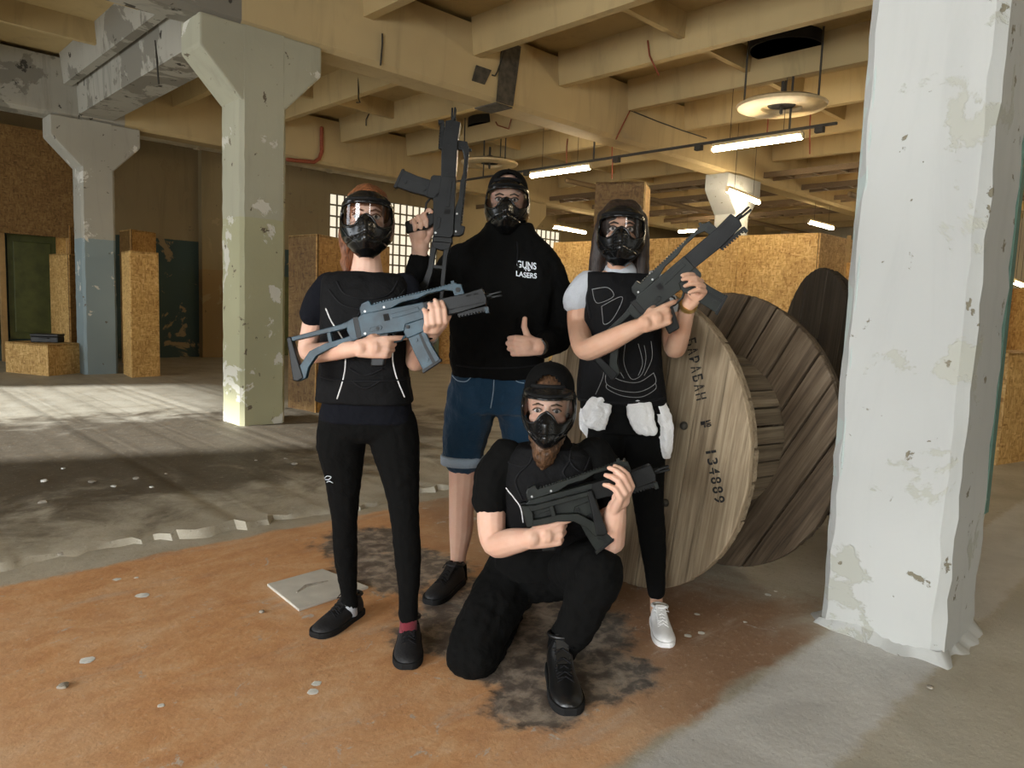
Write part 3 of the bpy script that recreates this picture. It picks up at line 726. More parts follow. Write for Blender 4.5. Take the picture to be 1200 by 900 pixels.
for k, (xx, lab) in enumerate(((13.2, 'nearest'), (14.8, 'second'), (16.4, 'third'), (18.0, 'farthest'))):
    t = thing('cable_tray', 'brown cable tray across the far ceiling, %s of the row' % lab, 'cable tray', (xx, 6, 3.85), 'cable trays under the far ceiling')
    obj('side_rail', MB().box((xx - 0.2, Y0 + 0.2, 3.85), (xx - 0.17, Y1 - 0.2, 3.95)), 'tray_brown', t)
    obj('side_rail', MB().box((xx + 0.17, Y0 + 0.2, 3.85), (xx + 0.2, Y1 - 0.2, 3.95)), 'tray_brown', t)
    for i in range(40): obj('rung', MB().box((xx - 0.17, Y0 + 0.4 + i * 0.5, 3.86), (xx + 0.17, Y0 + 0.44 + i * 0.5, 3.89)), 'tray_brown', t)

def hook(pix, mat, label, r=0.010):
    q = [Vector(p) for p in pix]
    o = obj('hook', MB().tube(q, r, 6), mat, smooth=0.9)
    return tag(o, label, 'hook')
def pxz(pts, d): return [P(x, y, d) for x, y in pts]
def oy(pts, Y=6.805): return [ON_Y(x, y, Y) for x, y in pts]
def ox(pts, X): return [ON_X(x, y, X) for x, y in pts]
hook(oy([(448, 40), (448, 52), (446, 76)]), 'iron', 'thin wire hanging on the main beam above the red-haired player')
hook(ox([(420, 80), (420, 115), (422, 120), (418, 120)], 5.78), 'iron', 'straight black hook hanging left of the raised rifle')
hook(ox([(449, 104), (438, 122), (429, 140), (429, 147)], 7.24), 'iron', 'slanted wire with a hooked end left of the raised rifle')
hook(oy([(593, 55), (588, 70), (583, 84), (580, 89), (577, 88)]), 'iron', 'curved wire beside the tar band on the main beam')
hook(ox([(581, 143), (583, 147), (596, 151), (599, 140)], 8.74), 'rust_red', 'small bent iron loop on the rib right of the raised rifle')
hook(ox([(759, 48), (761, 65), (772, 88)], 7.26), 'rust_red', 'bent rusty rod hanging near the top of the picture')
hook(ox([(665, 163), (664, 172), (664, 194)], 10.26), 'rust_red', 'rusty hanger above the tube beside the hooded head')
hook(ox([(718, 165), (717, 182), (718, 190), (717, 209)], 10.26), 'rust_red', 'rusty hanger above the dark OSB pillar')
hook(ox([(900, 128), (900, 142), (899, 156)], 10.26), 'rust_red', 'short rusty hanger just below the round vent')
hook(ox([(950, 130), (949, 148), (949, 180)], 10.26), 'rust_red', 'rusty hanger at the end of the light track')
hook(ox([(88, 50), (89, 62), (96, 66), (99, 80), (99, 100)], 2.965), 'iron', 'wire bracket under the sooty beam at the upper left')
hook(ox([(182, 48), (186, 98)], 2.965), 'iron', 'wire hanging from the sooty beam near the upper left')
hook(ox([(461, 160), (461, 195)], 8.74), 'iron', 'faint wire over the window left of the raised rifle')
hook(oy([(738, 130), (728, 150), (722, 163)]), 'rust_red', 'rusty strap down the face of the main beam')
hook(oy([(738, 129), (770, 142), (800, 153), (828, 162)]), 'iron', 'black cable along the main beam to the light track')

# ------------------------------------------------------------------ cable drums
def drum(label, near, far, R, core_r, tilt_near, tilt_far, mats, seed, near_z=None):
    'near and far are the floor points under the two flanges'
    a, b = Vector((*near, R)), Vector((*far, R))
    ax = (b - a).normalized()                                   # from the near flange to the far one
    t = thing('cable_drum', label, 'cable drum', (a.x, a.y, 0))
    rr = random.Random(seed)
    s = ax.cross(UP).normalized()                               # sideways in the flange plane
    def frame(c, ang, flip=1):
        u = (UP * math.cos(ang) + s * math.sin(ang)); w = ax.cross(u)
        return Matrix(((w.x, ax.x, u.x, c.x), (w.y, ax.y, u.y, c.y), (w.z, ax.z, u.z, c.z), (0, 0, 0, 1)))
    def flange(c, ang, y0, y1, mat, n, gap, Rr):
        'planks side by side across w, clipped to the disc'
        M = frame(c, ang)
        cuts = [-Rr]
        for i in range(n - 1): cuts.append(-Rr + 2 * Rr * (i + 1) / n + rr.uniform(-0.02, 0.02))
        cuts.append(Rr)
        for i in range(n):
            x0, x1 = cuts[i] + gap, cuts[i + 1] - gap
            if i == 0: x0 = cuts[0]
            if i == n - 1: x1 = cuts[n]
            m = 9; up = []
            for k in range(m + 1):
                x = x0 + (x1 - x0) * k / m
                up.append((x, math.sqrt(max(0, Rr * Rr - x * x)) * rr.uniform(0.992, 1.0)))
            poly = up + [(x, -z) for x, z in reversed(up)]
            clean = [q for j, q in enumerate(poly) if (Vector(q) - Vector(poly[j - 1])).length > 1e-4]
            j = rr.uniform(-0.004, 0.004)
            mb = MB().prism(clean, y0 + j, y1 + j, 'y')
            me = mesh_of('plank', mb)
            o = obj('plank', me, mat, t); o.matrix_local = Matrix.Translation(-Vector((a.x, a.y, 0))) @ M
            m_ = o.modifiers.new('bevel', 'BEVEL'); m_.width = 0.004; m_.segments = 1; m_.limit_method = 'ANGLE'; m_.angle_limit = 0.7
        return M
    M1 = flange(a, tilt_near, -0.03, -0.002, mats[0], 8, 0.0015, R)
    flange(a, tilt_near + PI / 2, 0.002, 0.032, mats[0], 8, 0.003, R * 0.985)
    flange(b, tilt_far, -0.032, -0.002, mats[1], 9, 0.006, R)
    flange(b, tilt_far + PI / 2, 0.002, 0.03, mats[1], 8, 0.004, R * 0.99)
    # lagging staves of the core
    n = 30; L = (b - a).length
    for k in range(n):
        a0 = 2 * PI * (k + 0.06) / n; a1 = 2 * PI * (k + 0.94) / n
        r1 = core_r + rr.uniform(-0.004, 0.004); r0 = core_r - 0.035
        sec = []
        for (r, g) in ((r0, a0), (r0, a1), (r1, a1), (r1, a0)):
            sec.append((math.cos(g) * r, math.sin(g) * r))
        M = frame(a, 0)
        me = mesh_of('stave', MB().prism(sec, -(L - 0.066) / 2, (L - 0.066) / 2, 'z'))
        # stave axis is local z so that its grain runs lengthwise
        A = Matrix(((M[0][0], M[0][2], M[0][1], 0), (M[1][0], M[1][2], M[1][1], 0), (M[2][0], M[2][2], M[2][1], 0), (0, 0, 0, 1)))
        mid = (a + b) / 2
        A.translation = mid - Vector((a.x, a.y, 0))
        o = obj('stave', me, mats[2], t); o.matrix_local = A
    # centre plate and bolts on the near flange
    mb = MB(); Mp = frame(a, 0)
    R90 = Mp @ Matrix.Rotation(PI / 2, 4, 'X')
    mb.lathe([(0.03, 0.030), (0.03, 0.042), (0.11, 0.042), (0.11, 0.030)], 24, R90)
    obj('centre_plate', mb, 'iron', t)
    for k in range(6):
        g = 2 * PI * k / 6 + 0.3
        c = Mp @ Vector((math.cos(g) * core_r * 0.9, -0.036, math.sin(g) * core_r * 0.9))
        obj('bolt', MB().ball(c, 0.018, 8), 'iron', t, smooth=3.2)
    return t, M1, a, b, ax
dn, df = Vector((2.724, 1.987, 0)), Vector((3.317, 1.877, 0))
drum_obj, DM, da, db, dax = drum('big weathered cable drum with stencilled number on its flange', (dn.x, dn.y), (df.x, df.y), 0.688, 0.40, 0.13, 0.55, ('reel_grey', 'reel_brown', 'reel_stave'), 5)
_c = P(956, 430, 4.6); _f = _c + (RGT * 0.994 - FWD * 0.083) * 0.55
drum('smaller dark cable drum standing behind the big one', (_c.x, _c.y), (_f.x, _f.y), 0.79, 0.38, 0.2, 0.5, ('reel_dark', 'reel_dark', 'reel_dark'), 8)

# ------------------------------------------------------------------ small things on the floor
def slab_px(name, label, cat, pix, th, mat, z=0.0):
    q = [FL(x, y, z) for x, y in pix]
    o = obj(name, MB().prism([(p.x, p.y) for p in q], z, z + th, 'z'), mat, bevel=0.003)
    return tag(o, label, cat)
slab_px('floor_tile', 'square pale stone tile lying on the orange floor', 'tile', [(313, 687), (378, 669), (432, 690), (350, 717)], 0.012, 'tile_ceramic')
q = [FL(x, y, 0.013) for x, y in ((348, 694), (358, 687), (370, 684), (384, 681))]
o = obj('tar_smear', MB().tube(q, [0.004, 0.008, 0.006, 0.003], 6), 'stone', smooth=0.9); tag(o, 'dry grey mortar smear on the pale tile', 'smear')
def pebble(px, py, r, mat, label, cat, flat=0.45, seed=0):
    p = FL(px, py); rr = random.Random(seed + int(px * 7 + py))
    mb = MB(); n = 9
    rs_ = []
    for k in range(1, 6):
        a = PI * k / 6
        rs_.append([p + Vector((r * math.sin(a) * math.cos(2 * PI * i / n) * rr.uniform(0.75, 1.2), r * math.sin(a) * math.sin(2 * PI * i / n) * rr.uniform(0.75, 1.2), r * flat * (1 - math.cos(a)))) for i in range(n)])
    mb.rings(rs_)
    return tag(obj(name_of[cat], mb, mat, smooth=0.8), label, cat, {'pebble': 'pebbles on the floor', 'paint flake': 'paint flakes on the orange floor'}[cat])
name_of = {'pebble': 'pebble', 'paint flake': 'paint_flake'}
PZ = 0.016
for (x, y, r, lab) in ((74, 806, 0.018, 'pebble near the lower left corner of the orange floor'), (307, 718, 0.012, 'small pebble left of the tile corner'), (71, 651, 0.018, 'pebble just in front of the broken screed at the left edge'), (1090, 807, 0.012, 'dark pebble on the beige floor right of the white column')):
    pebble(x, y, r, 'stone', lab, 'pebble')
for (x, y, r, lab) in ((167, 698, 0.035, 'white paint flake left of the tile'), (102, 774, 0.032, 'white paint flake in the left foreground'), (371, 801, 0.022, 'small white paint flake in front of the left shoe'), (367, 811, 0.026, 'grey paint flake in front of the left shoe'), (137, 679, 0.024, 'white paint flake near the screed edge'), (160, 677, 0.014, 'tiny white paint flake near the screed edge'), (189, 827, 0.016, 'tiny white paint flake at the bottom left'), (822, 742, 0.02, 'white paint flake right of the white shoe'), (806, 745, 0.02, 'white paint flake touching the white shoe'), (817, 720, 0.016, 'small white flake beside the drum'), (900, 697, 0.02, 'white flake under the drum near the column'), (873, 729, 0.012, 'tiny white flake left of the column foot'), (909, 693, 0.012, 'tiny white flake near the column foot')):
    pebble(x, y, r * 0.75, 'flake', lab, 'paint flake', 0.05)
# rubble strewn on the grimy part of the hall floor
rb = random.Random(21)
CHIP_L = ['pale plaster chip on the grimy floor, second from the left edge', 'pale plaster chip in the middle of the grimy floor', 'pale plaster chip on the grimy floor, farthest right of the pale ones', 'pale plaster chip on the grimy floor, leftmost of the pale ones', 'grey plaster chip just behind the broken screed edge at the left', 'grey plaster chip among the pale ones on the grimy floor', 'grey plaster chip near the foot of the olive column', 'grey plaster chip on the grimy floor, left of the two by the olive column', 'grey plaster chip on the grimy floor, leftmost of the grey ones in the middle', 'grey plaster chip on the grimy floor nearest the red-haired player', 'grey plaster chip behind the pale ones on the grimy floor']
for k, (x, y) in enumerate(((74, 550), (133, 571), (178, 572), (52, 565), (50, 590), (160, 562), (335, 538), (300, 540), (108, 566), (345, 545), (195, 556))):
    p = FL(x, y, PZ); mb = MB(); n = 7; r = rb.uniform(0.012, 0.03)
    mb.rings([[p + Vector((r * math.sin(a) * math.cos(2 * PI * i / n) * rb.uniform(0.7, 1.2), r * math.sin(a) * math.sin(2 * PI * i / n) * rb.uniform(0.7, 1.2), r * 0.4 * (1 - math.cos(a)))) for i in range(n)] for a in (0.5, 1.1, 1.7, 2.4)])
    tag(obj('plaster_chip', mb, 'flake' if k < 4 else 'stone', smooth=0.8), CHIP_L[k], 'plaster chip', 'plaster chips on the grimy floor')

# ------------------------------------------------------------------ materials of the players
fabric('black_vest', (0.0062, 0.0062, 0.0066), 0.8, fold=14, fold_s=0.4, sheen=0.0)
fabric('black_knit', (0.0038, 0.0038, 0.0036), 0.95, fold=10, fold_s=0.45, sheen=0.0)
fabric('navy_tee', (0.0060, 0.0066, 0.0095), 0.95, fold=10, fold_s=0.5, sheen=0.0)
fabric('grey_tee', (0.42, 0.44, 0.47), 0.95, fold=11, fold_s=0.5)
fabric('white_cloth', (0.78, 0.78, 0.78), 0.95, fold=18, fold_s=0.7)
fabric('denim', (0.010, 0.034, 0.066), 0.9, fold=12, fold_s=0.7, sheen=0.1)
fabric('denim_cuff', (0.30, 0.38, 0.46), 0.9, fold=12, fold_s=0.5)
fabric('sock_red', (0.16, 0.02, 0.03), 0.95)
fabric('seam_white', (0.72, 0.72, 0.72), 0.8)
fabric('seam_grey', (0.26, 0.26, 0.26), 0.8)
fabric('seam_black', (0.010, 0.010, 0.011), 0.7, sheen=0.0)
plain('print_white', (0.75, 0.80, 0.86), 0.8, var=0.06)
plain('mask_black', (0.0055, 0.0055, 0.0055), 0.20, var=0.2, scale=40, spec=0.4)
plain('mask_foam', (0.006, 0.006, 0.006), 0.85, spec=0.2)
plain('mask_vent', (0.002, 0.002, 0.002), 0.9)
plain('gun_black', (0.0055, 0.006, 0.006), 0.38, var=0.4, scale=18, spec=0.2)
plain('gun_blue', (0.017, 0.040, 0.056), 0.36, var=0.5, scale=16, spec=0.28)
plain('gun_green', (0.0085, 0.0105, 0.0085), 0.40, var=0.4, scale=18, spec=0.22)
plain('gun_hole', (0.003, 0.003, 0.003), 0.9)
plain('bare_metal', (0.34, 0.34, 0.33), 0.4, 0.7)
plain('gold', (0.65, 0.42, 0.14), 0.3, 0.9)
plain('shoe_black', (0.007, 0.007, 0.008), 0.7, var=0.3, scale=120, bump=0.3)
plain('leather_black', (0.007, 0.007, 0.007), 0.36, var=0.3, scale=30, bump=0.2)
plain('sole_black', (0.010, 0.010, 0.010), 0.8, spec=0.2)
plain('shoe_white', (0.78, 0.78, 0.77), 0.55, var=0.05, bump=0.1)
plain('eye_white', (0.62, 0.58, 0.55), 0.25)
plain('iris', (0.03, 0.03, 0.03), 0.2)
def skin(name, col):
    t = NT(name); v = t.coord()
    n = t.noise(v, 14, 4, 0.6); f = t.noise(v, 160, 3)
    c = t.ramp(n, [(0.3, tuple(a * b for a, b in zip(col, (0.95, 0.84, 0.80)))), (0.7, col)])
    t.b.inputs['Subsurface Weight'].default_value = 0.12
    t.b.inputs['Subsurface Radius'].default_value = (0.02, 0.008, 0.004)
    t.b.inputs['Subsurface Scale'].default_value = 0.3
    t.bump(f, 0.15, 0.002)
    return t.done(c, 0.55, 0, 0.35)
skin('skin_fair', (0.62, 0.40, 0.30)); skin('skin_warm', (0.52, 0.32, 0.22))
def hair(name, a, b):
    t = NT(name); v = t.coord()
    n = t.noise(t.mapping(v, (120, 120, 9)), 1.0, 4, 0.6, 0.4)
    t.bump(n, 0.7, 0.006)
    return t.done(t.ramp(n, [(0.35, a), (0.65, b)]), 0.5, 0, 0.4)
hair('hair_red', (0.075, 0.025, 0.009), (0.25, 0.092, 0.034)); hair('hair_dark', (0.007, 0.004, 0.003), (0.035, 0.020, 0.013)); hair('beard_brown', (0.030, 0.014, 0.006), (0.12, 0.06, 0.028))
def lens_mat():
    t = NT('goggle_lens')
    tr = t.new('ShaderNodeBsdfTransparent'); tr.inputs[0].default_value = (0.86, 0.87, 0.88, 1)
    gl = t.new('ShaderNodeBsdfGlossy'); gl.inputs['Roughness'].default_value = 0.03
    n = t.noise(t.coord(), 6, 2)
    fr = t.new('ShaderNodeFresnel'); fr.inputs[0].default_value = 1.5
    k = t.math('ADD', t.math('MULTIPLY', fr.outputs[0], 0.9), t.math('MULTIPLY', n, 0.02))
    mx = t.new('ShaderNodeMixShader'); t.l.new(k, mx.inputs[0]); t.l.new(tr.outputs[0], mx.inputs[1]); t.l.new(gl.outputs[0], mx.inputs[2])
    t.l.new(mx.outputs[0], t.out.inputs[0]); MATS['goggle_lens'] = t.m
lens_mat()

# ------------------------------------------------------------------ rifles
GS = 1.02
def rifle(label, px, d, ang, yaw, mat, stock='open', pitch=0.0):
    g = math.radians(ang); y = math.radians(yaw)
    e0 = AX_X * math.cos(g) + AX_Y * math.sin(g); n = -AX_X * math.sin(g) + AX_Y * math.cos(g)
    e = (e0 * math.cos(y) + AX_Z * math.sin(y)).normalized(); n = (n - e * n.dot(e)).normalized(); s = n.cross(e)
    if stock == 'flip': n = -n; s = -s
    t = thing('toy_rifle', label, 'toy rifle', (0, 0, 0), 'toy rifles held by the players')
    c = P(px[0], px[1], d)
    t.matrix_world = Matrix(((e.x, s.x, n.x, c.x), (e.y, s.y, n.y, c.y), (e.z, s.z, n.z, c.z), (0, 0, 0, 1)))
    K = 0.001 * GS
    def poly(name, pts, h, m=mat, parent=t, y0=None, bev=0.0022):
        lo, hi = (-h, h) if y0 is None else (y0, y0 + h)
        return obj(name, MB().prism([(a * K, b * K) for a, b in pts], lo * K, hi * K, 'y'), m, parent, bevel=bev, rel=False)
    def bxs(name, lst, m=mat, parent=t, bev=0):
        mb = MB()
        for lo, hi in lst: mb.box(tuple(q * K for q in lo), tuple(q * K for q in hi))
        return obj(name, mb, m, parent, bevel=bev, rel=False)
    def tub(name, pts, r, m=mat, parent=t, n_=10, ends=True):
        return obj(name, MB().tube([tuple(q * K for q in p) for p in pts], [q * K for q in r] if isinstance(r, list) else r * K, n_, ends), m, parent, smooth=0.8, rel=False)
    rec = poly('receiver', [(-88, 24), (-88, 88), (-72, 97), (132, 92), (132, 40), (60, 34), (52, 14), (-30, 20)], 21)
    poly('side_panel', [(22, 62), (22, 76), (112, 80), (118, 66), (60, 62)], 23, mat, rec, bev=0.001)
    bxs('ejection_port', [((-4, -22.5, 58), (14, 22.5, 80))], 'gun_hole', rec)
    poly('selector', [(-62, 34), (-54, 46), (-20, 48), (-14, 40), (-22, 32)], 23.5, mat, rec, bev=0.001)
    for (a, b, r) in ((-62, 104, 3.6), (2, 104, 3.6), (66, 24, 6), (-74, 32, 4), (-30, 40, 6)):
        tub('screw', [(a, -24.5 if b < 100 else -13, b), (a, 24.5 if b < 100 else 13, b)], r, 'bare_metal' if b > 100 or r == 4 else 'gun_black', rec, 10, False)
    poly('magazine_well', [(52, 34), (134, 42), (134, 10), (128, 2), (56, -12), (50, 6)], 17.5)
    hd = poly('carry_handle', [(-78, 94), (-78, 118), (-68, 132), (-42, 137), (-38, 121), (150, 127), (240, 131), (264, 124), (268, 84), (236, 84), (232, 108), (206, 117), (150, 116), (118, 108), (60, 107), (24, 96)], 11)
    bxs('rail_teeth', [((q, -9, 120 + q * 0.028), (q + 6, 9, 126 + q * 0.028)) for q in range(-30, 232, 10)], mat, hd)
    tub('sight_ring', [(250, -14, 108), (250, 14, 108)], 8, 'gun_black', hd, 12, False)
    bxs('front_sight', [((232, -5, 128), (242, 5, 141)), ((226, -12, 126), (248, 12, 131))], mat, hd)
    hg = poly('handguard', [(130, 38), (235, 33), (330, 41), (336, 62), (329, 95), (268, 90), (130, 91)], 22, 'gun_black')
    for (a, b) in ((272, 288), (297, 313)): bxs('slot', [((a, -22.6, 78), (b, 22.6, 84))], 'gun_hole', hg)
    for (a, b) in ((312, 62), (248, 58), (150, 62)): tub('screw', [(a, -23.5, b), (a, 23.5, b)], 5, 'gun_black', hg, 10, False)
    bxs('groove', [((180, -22.5, 48), (330, 22.5, 50.5))], 'gun_hole', hg)
    bxs('lower_rail', [((232, -10, 25), (330, 10, 36))] + [((q, -10, 20), (q + 6, 10, 25)) for q in range(234, 328, 10)], 'gun_black')
    bxs('rail_stop', [((322, -12, 14), (334, 12, 34))], mat)
    tub('barrel', [(330, 0, 68), (352, 0, 68)], 9, 'gun_black', ends=False)
    for k in range(3):
        q = 2 * PI * k / 3 + 0.5
        tub('muzzle_prong', [(348, 6 * math.cos(q), 68 + 6 * math.sin(q)), (382, 7.5 * math.cos(q), 68 + 7.5 * math.sin(q))], 4, 'gun_black', t, 6)
    poly('pistol_grip', [(-40, 26), (2, 24), (-8, -10), (-40, -84), (-82, -76), (-62, -8)], 14, 'gun_black', bev=0.005)
    tub('trigger_guard', [(-28, 0, 20), (-22, 0, -6), (0, 0, -13), (34, 0, -11), (54, 0, 2)], 4, mat)
    tub('trigger', [(8, 0, 20), (14, 0, 8), (10, 0, -4)], 3.5, 'gun_black')
    mg = poly('magazine', [(56, 0), (116, 6), (128, -48), (146, -100), (140, -104), (86, -127), (84, -122), (68, -66)], 11.5)
    poly('magazine_rib', [(94, 0), (102, 0), (114, -52), (130, -106), (120, -110), (104, -54)], 12.6, 'gun_black', mg, bev=0)
    poly('floor_plate', [(80, -122), (150, -98), (148, -107), (82, -133)], 13.5, 'gun_black', mg, bev=0.001)
    for (a, b) in ((82, -22), (104, -92)): tub('stud', [(a, -15, b), (a, 15, b)], 7, mat, mg, 12, False)
    poly('hinge', [(-86, 93), (-86, 22), (-106, 20), (-106, 95)], 16, 'gun_black')
    if stock == 'folded':
        def fp(pts): return [(-206 - a, b) for a, b in pts]
        y0 = -46
    else:
        def fp(pts): return pts
        y0 = None
    H = 12
    kw = dict(y0=y0) if y0 is not None else {}
    hh = (lambda q: q * 2 if y0 is not None else q)
    st = poly('stock', fp([(-104, 90), (-150, 79), (-328, 74), (-328, 60), (-206, 60), (-196, 28), (-250, 6), (-286, -32), (-302, -64), (-322, -70), (-322, -58), (-316, -16), (-268, 26), (-214, 40), (-212, 56), (-204, 60), (-150, 62), (-132, 60), (-132, 42), (-190, 36), (-190, 22), (-150, 18), (-104, 22)]) if False else fp([(-104, 90), (-150, 80), (-328, 74), (-328, 60), (-150, 62), (-104, 66)]), hh(H), **kw)
    poly('lower_strut', fp([(-104, 42), (-104, 20), (-150, 14), (-200, 10), (-250, -4), (-284, -36), (-300, -68), (-322, -72), (-318, -30), (-270, 16), (-215, 30), (-150, 34)]), hh(H), mat, st, **kw)
    poly('strut_post', fp([(-202, 66), (-188, 66), (-188, 18), (-202, 18)]), hh(H - 1), mat, st, **({'y0': y0 + 1} if y0 is not None else {}))
    poly('stock_block', fp([(-104, 92), (-104, 20), (-126, 24), (-134, 56), (-128, 84)]), hh(H + 1), mat, st, **({'y0': y0 - 1} if y0 is not None else {}))
    poly('butt_plate', fp([(-318, 76), (-334, 76), (-343, -68), (-328, -74), (-306, -66), (-314, 20)]), hh(15), 'gun_black', st, **({'y0': y0 - 3} if y0 is not None else {}), bev=0.004)
    return t

# ------------------------------------------------------------------ bodies
def px_m(d): return d / F_PX
def limb(mb, spec, grow=0.0, n=14, k=5, cut=None):
    'spec: (x, y, d, r) joints in pixels, radius in metres'
    sp = smooth_path([(*P(x, y, d), r) for x, y, d, r in spec], k)
    if cut: sp = sp[cut[0]:cut[1]]
    mb.tube([q[:3] for q in sp], [q[3] + grow for q in sp], n)
def torso(mb, rings, face, grow=0.0, k=4, n=28, pw=2.5):
    'rings: (x, y, d, half width in pixels, half depth in metres, turn in degrees)'
    out = []
    for q in smooth_path([(*P(r[0], r[1], r[2]), r[3] * px_m(r[2]), r[4], r[5] if len(r) > 5 else 0.0) for r in rings], k):
        c = Vector(q[:3]); a, b = q[3] + grow, q[4] + grow; an = math.radians(q[5])
        sx = RGT * math.cos(an) - FWD * math.sin(an) * 1.0; sy = FWD * math.cos(an) + RGT * math.sin(an)
        ring = []
        for i in range(n):
            t = 2 * PI * i / n; cx, sn = math.cos(t), math.sin(t)
            ring.append(c + sx * (a * abs(cx) ** (2 / pw) * (1 if cx >= 0 else -1)) + sy * (b * abs(sn) ** (2 / pw) * (1 if sn >= 0 else -1)))
        out.append(ring)
    mb.rings(out)
FING = [((0.030, 0.090), (0.042, 0.026, 0.021)), ((0.010, 0.094), (0.046, 0.029, 0.022)), ((-0.011, 0.090), (0.042, 0.027, 0.021)), ((-0.031, 0.081), (0.033, 0.021, 0.018))]
def hand(mb, W, D, N, side, curls, thumb, sc=1.0):
    'W wrist, D towards the fingers, N palm normal, side +1 right hand / -1 left; curls per finger in degrees; thumb as (D, T, N) directions'
    D = D.normalized(); N = (N - D * N.dot(D)).normalized(); T = D.cross(N) * side
    def pt(t, d, n=0.0): return W + (T * t + D * d + N * n) * sc
    for (off, ln), cu in zip(FING, curls):
        base = pt(off[0], off[1])
        mb.tube([pt(off[0] * 0.55, -0.012), pt(off[0] * 0.75, 0.035), base], [0.016 * sc, 0.0165 * sc, 0.0118 * sc], 10)
        a = 0; p = base; pts = [p]; rad = [0.0112 * sc]
        fan = off[0] * 0.5
        for L, c, r in zip(ln, cu, (0.0102, 0.0095, 0.0078)):
            a += math.radians(c)
            v = (D + T * fan * max(0.0, math.cos(a))).normalized() * math.cos(a) + N * math.sin(a)
            p = p + v * L * sc; pts.append(p); rad.append(r * sc)
        mb.tube(pts, rad, 10)
    pts = [pt(0.018, 0.012, 0.004), pt(0.036, 0.038, 0.010)]; rad = [0.018 * sc, 0.0150 * sc]
    p = pts[-1]
    for (d_, t_, n_), L, r in zip(thumb, (0.042, 0.032), (0.0122, 0.0102)):
        v = (D * d_ + T * t_ + N * n_).normalized(); p = p + v * L * sc; pts.append(p); rad.append(r * sc)
    mb.tube(pts, rad, 10)
    mb.ball(pt(0.0, 0.045, 0.004), 0.03 * sc, 10)
def head_frame(x, y, d, yaw=0, pitch=0, roll=0):
    c = P(x, y, d); f = Vector((-c.x, -c.y, 0)).normalized(); X = f.cross(UP)
    B = Matrix(((X.x, f.x, 0, c.x), (X.y, f.y, 0, c.y), (X.z, f.z, 1, c.z), (0, 0, 0, 1)))
    return B @ Matrix.Rotation(math.radians(yaw), 4, 'Z') @ Matrix.Rotation(math.radians(pitch), 4, 'X') @ Matrix.Rotation(math.radians(roll), 4, 'Y')
def head_mesh(mb, M, sc=1.0):
    def e(c, r): mb.ball(M @ (Vector(c) * sc), tuple(q * sc for q in r), 18, M.to_3x3())
    e((0, -0.012, 0.022), (0.075, 0.096, 0.098)); e((0, 0.020, -0.040), (0.060, 0.066, 0.082))
    e((0, 0.058, -0.094), (0.030, 0.028, 0.026)); e((0, 0.070, 0.024), (0.052, 0.018, 0.014))
    for s in (-1, 1):
        e((s * 0.077, -0.008, -0.012), (0.012, 0.022, 0.032)); e((s * 0.036, 0.058, -0.034), (0.024, 0.026, 0.022))
    mb.tube([M @ (Vector(q) * sc) for q in ((0, 0.084, 0.012), (0, 0.098, -0.012), (0, 0.108, -0.034))], [0.009 * sc, 0.011 * sc, 0.014 * sc], 10)
    mb.tube([M @ (Vector(q) * sc) for q in ((-0.022, 0.086, -0.068), (0, 0.091, -0.067), (0.022, 0.086, -0.068))], [0.006, 0.008, 0.006], 8)

def interp(tab, z):
    tab = sorted(tab)
    if z <= tab[0][0]: return tab[0][1]
    for (a, p), (b, q) in zip(tab, tab[1:]):
        if z <= b:
            t = (z - a) / (b - a); t = t * t * (3 - 2 * t) * 0.4 + t * 0.6
            return p + (q - p) * t
    return tab[-1][1]
MA = [(0.084, 0.054), (0.070, 0.073), (0.05, 0.087), (0.0, 0.094), (-0.04, 0.093), (-0.065, 0.086), (-0.09, 0.071), (-0.115, 0.051), (-0.136, 0.026)]
MBt = [(0.084, 0.106), (0.07, 0.118), (0.056, 0.130), (0.046, 0.124), (0.0, 0.122), (-0.04, 0.130), (-0.08, 0.134), (-0.11, 0.124), (-0.136, 0.096)]
def msurf(th, z, off=0.0):
    a, b = interp(MA, z) + off, interp(MBt, z) + off
    x = a * math.sin(th); y = -0.012 + b * math.cos(th)
    low = max(0.0, min(1.0, (0.004 - z) / 0.03)) * max(0.0, min(1.0, (z + 0.14) / 0.05))
    y += low * 0.030 * math.exp(-(x / 0.020) ** 2) + low * 0.012 * math.exp(-(x / 0.05) ** 2)
    gro = math.exp(-((z + 0.062 + 0.35 * abs(x)) / 0.004) ** 2)
    return Vector((x * (1 - 0.03 * gro), y - 0.006 * gro, z))
def lens_top(th): return 0.045 - 0.010 * (abs(th) / 1.15) ** 3
def lens_bot(th):
    q = abs(th)
    return interp([(0.0, 0.004), (0.16, -0.004), (0.42, -0.036), (0.60, -0.040), (0.95, -0.030), (1.15, -0.012)], q)
LT = 1.15
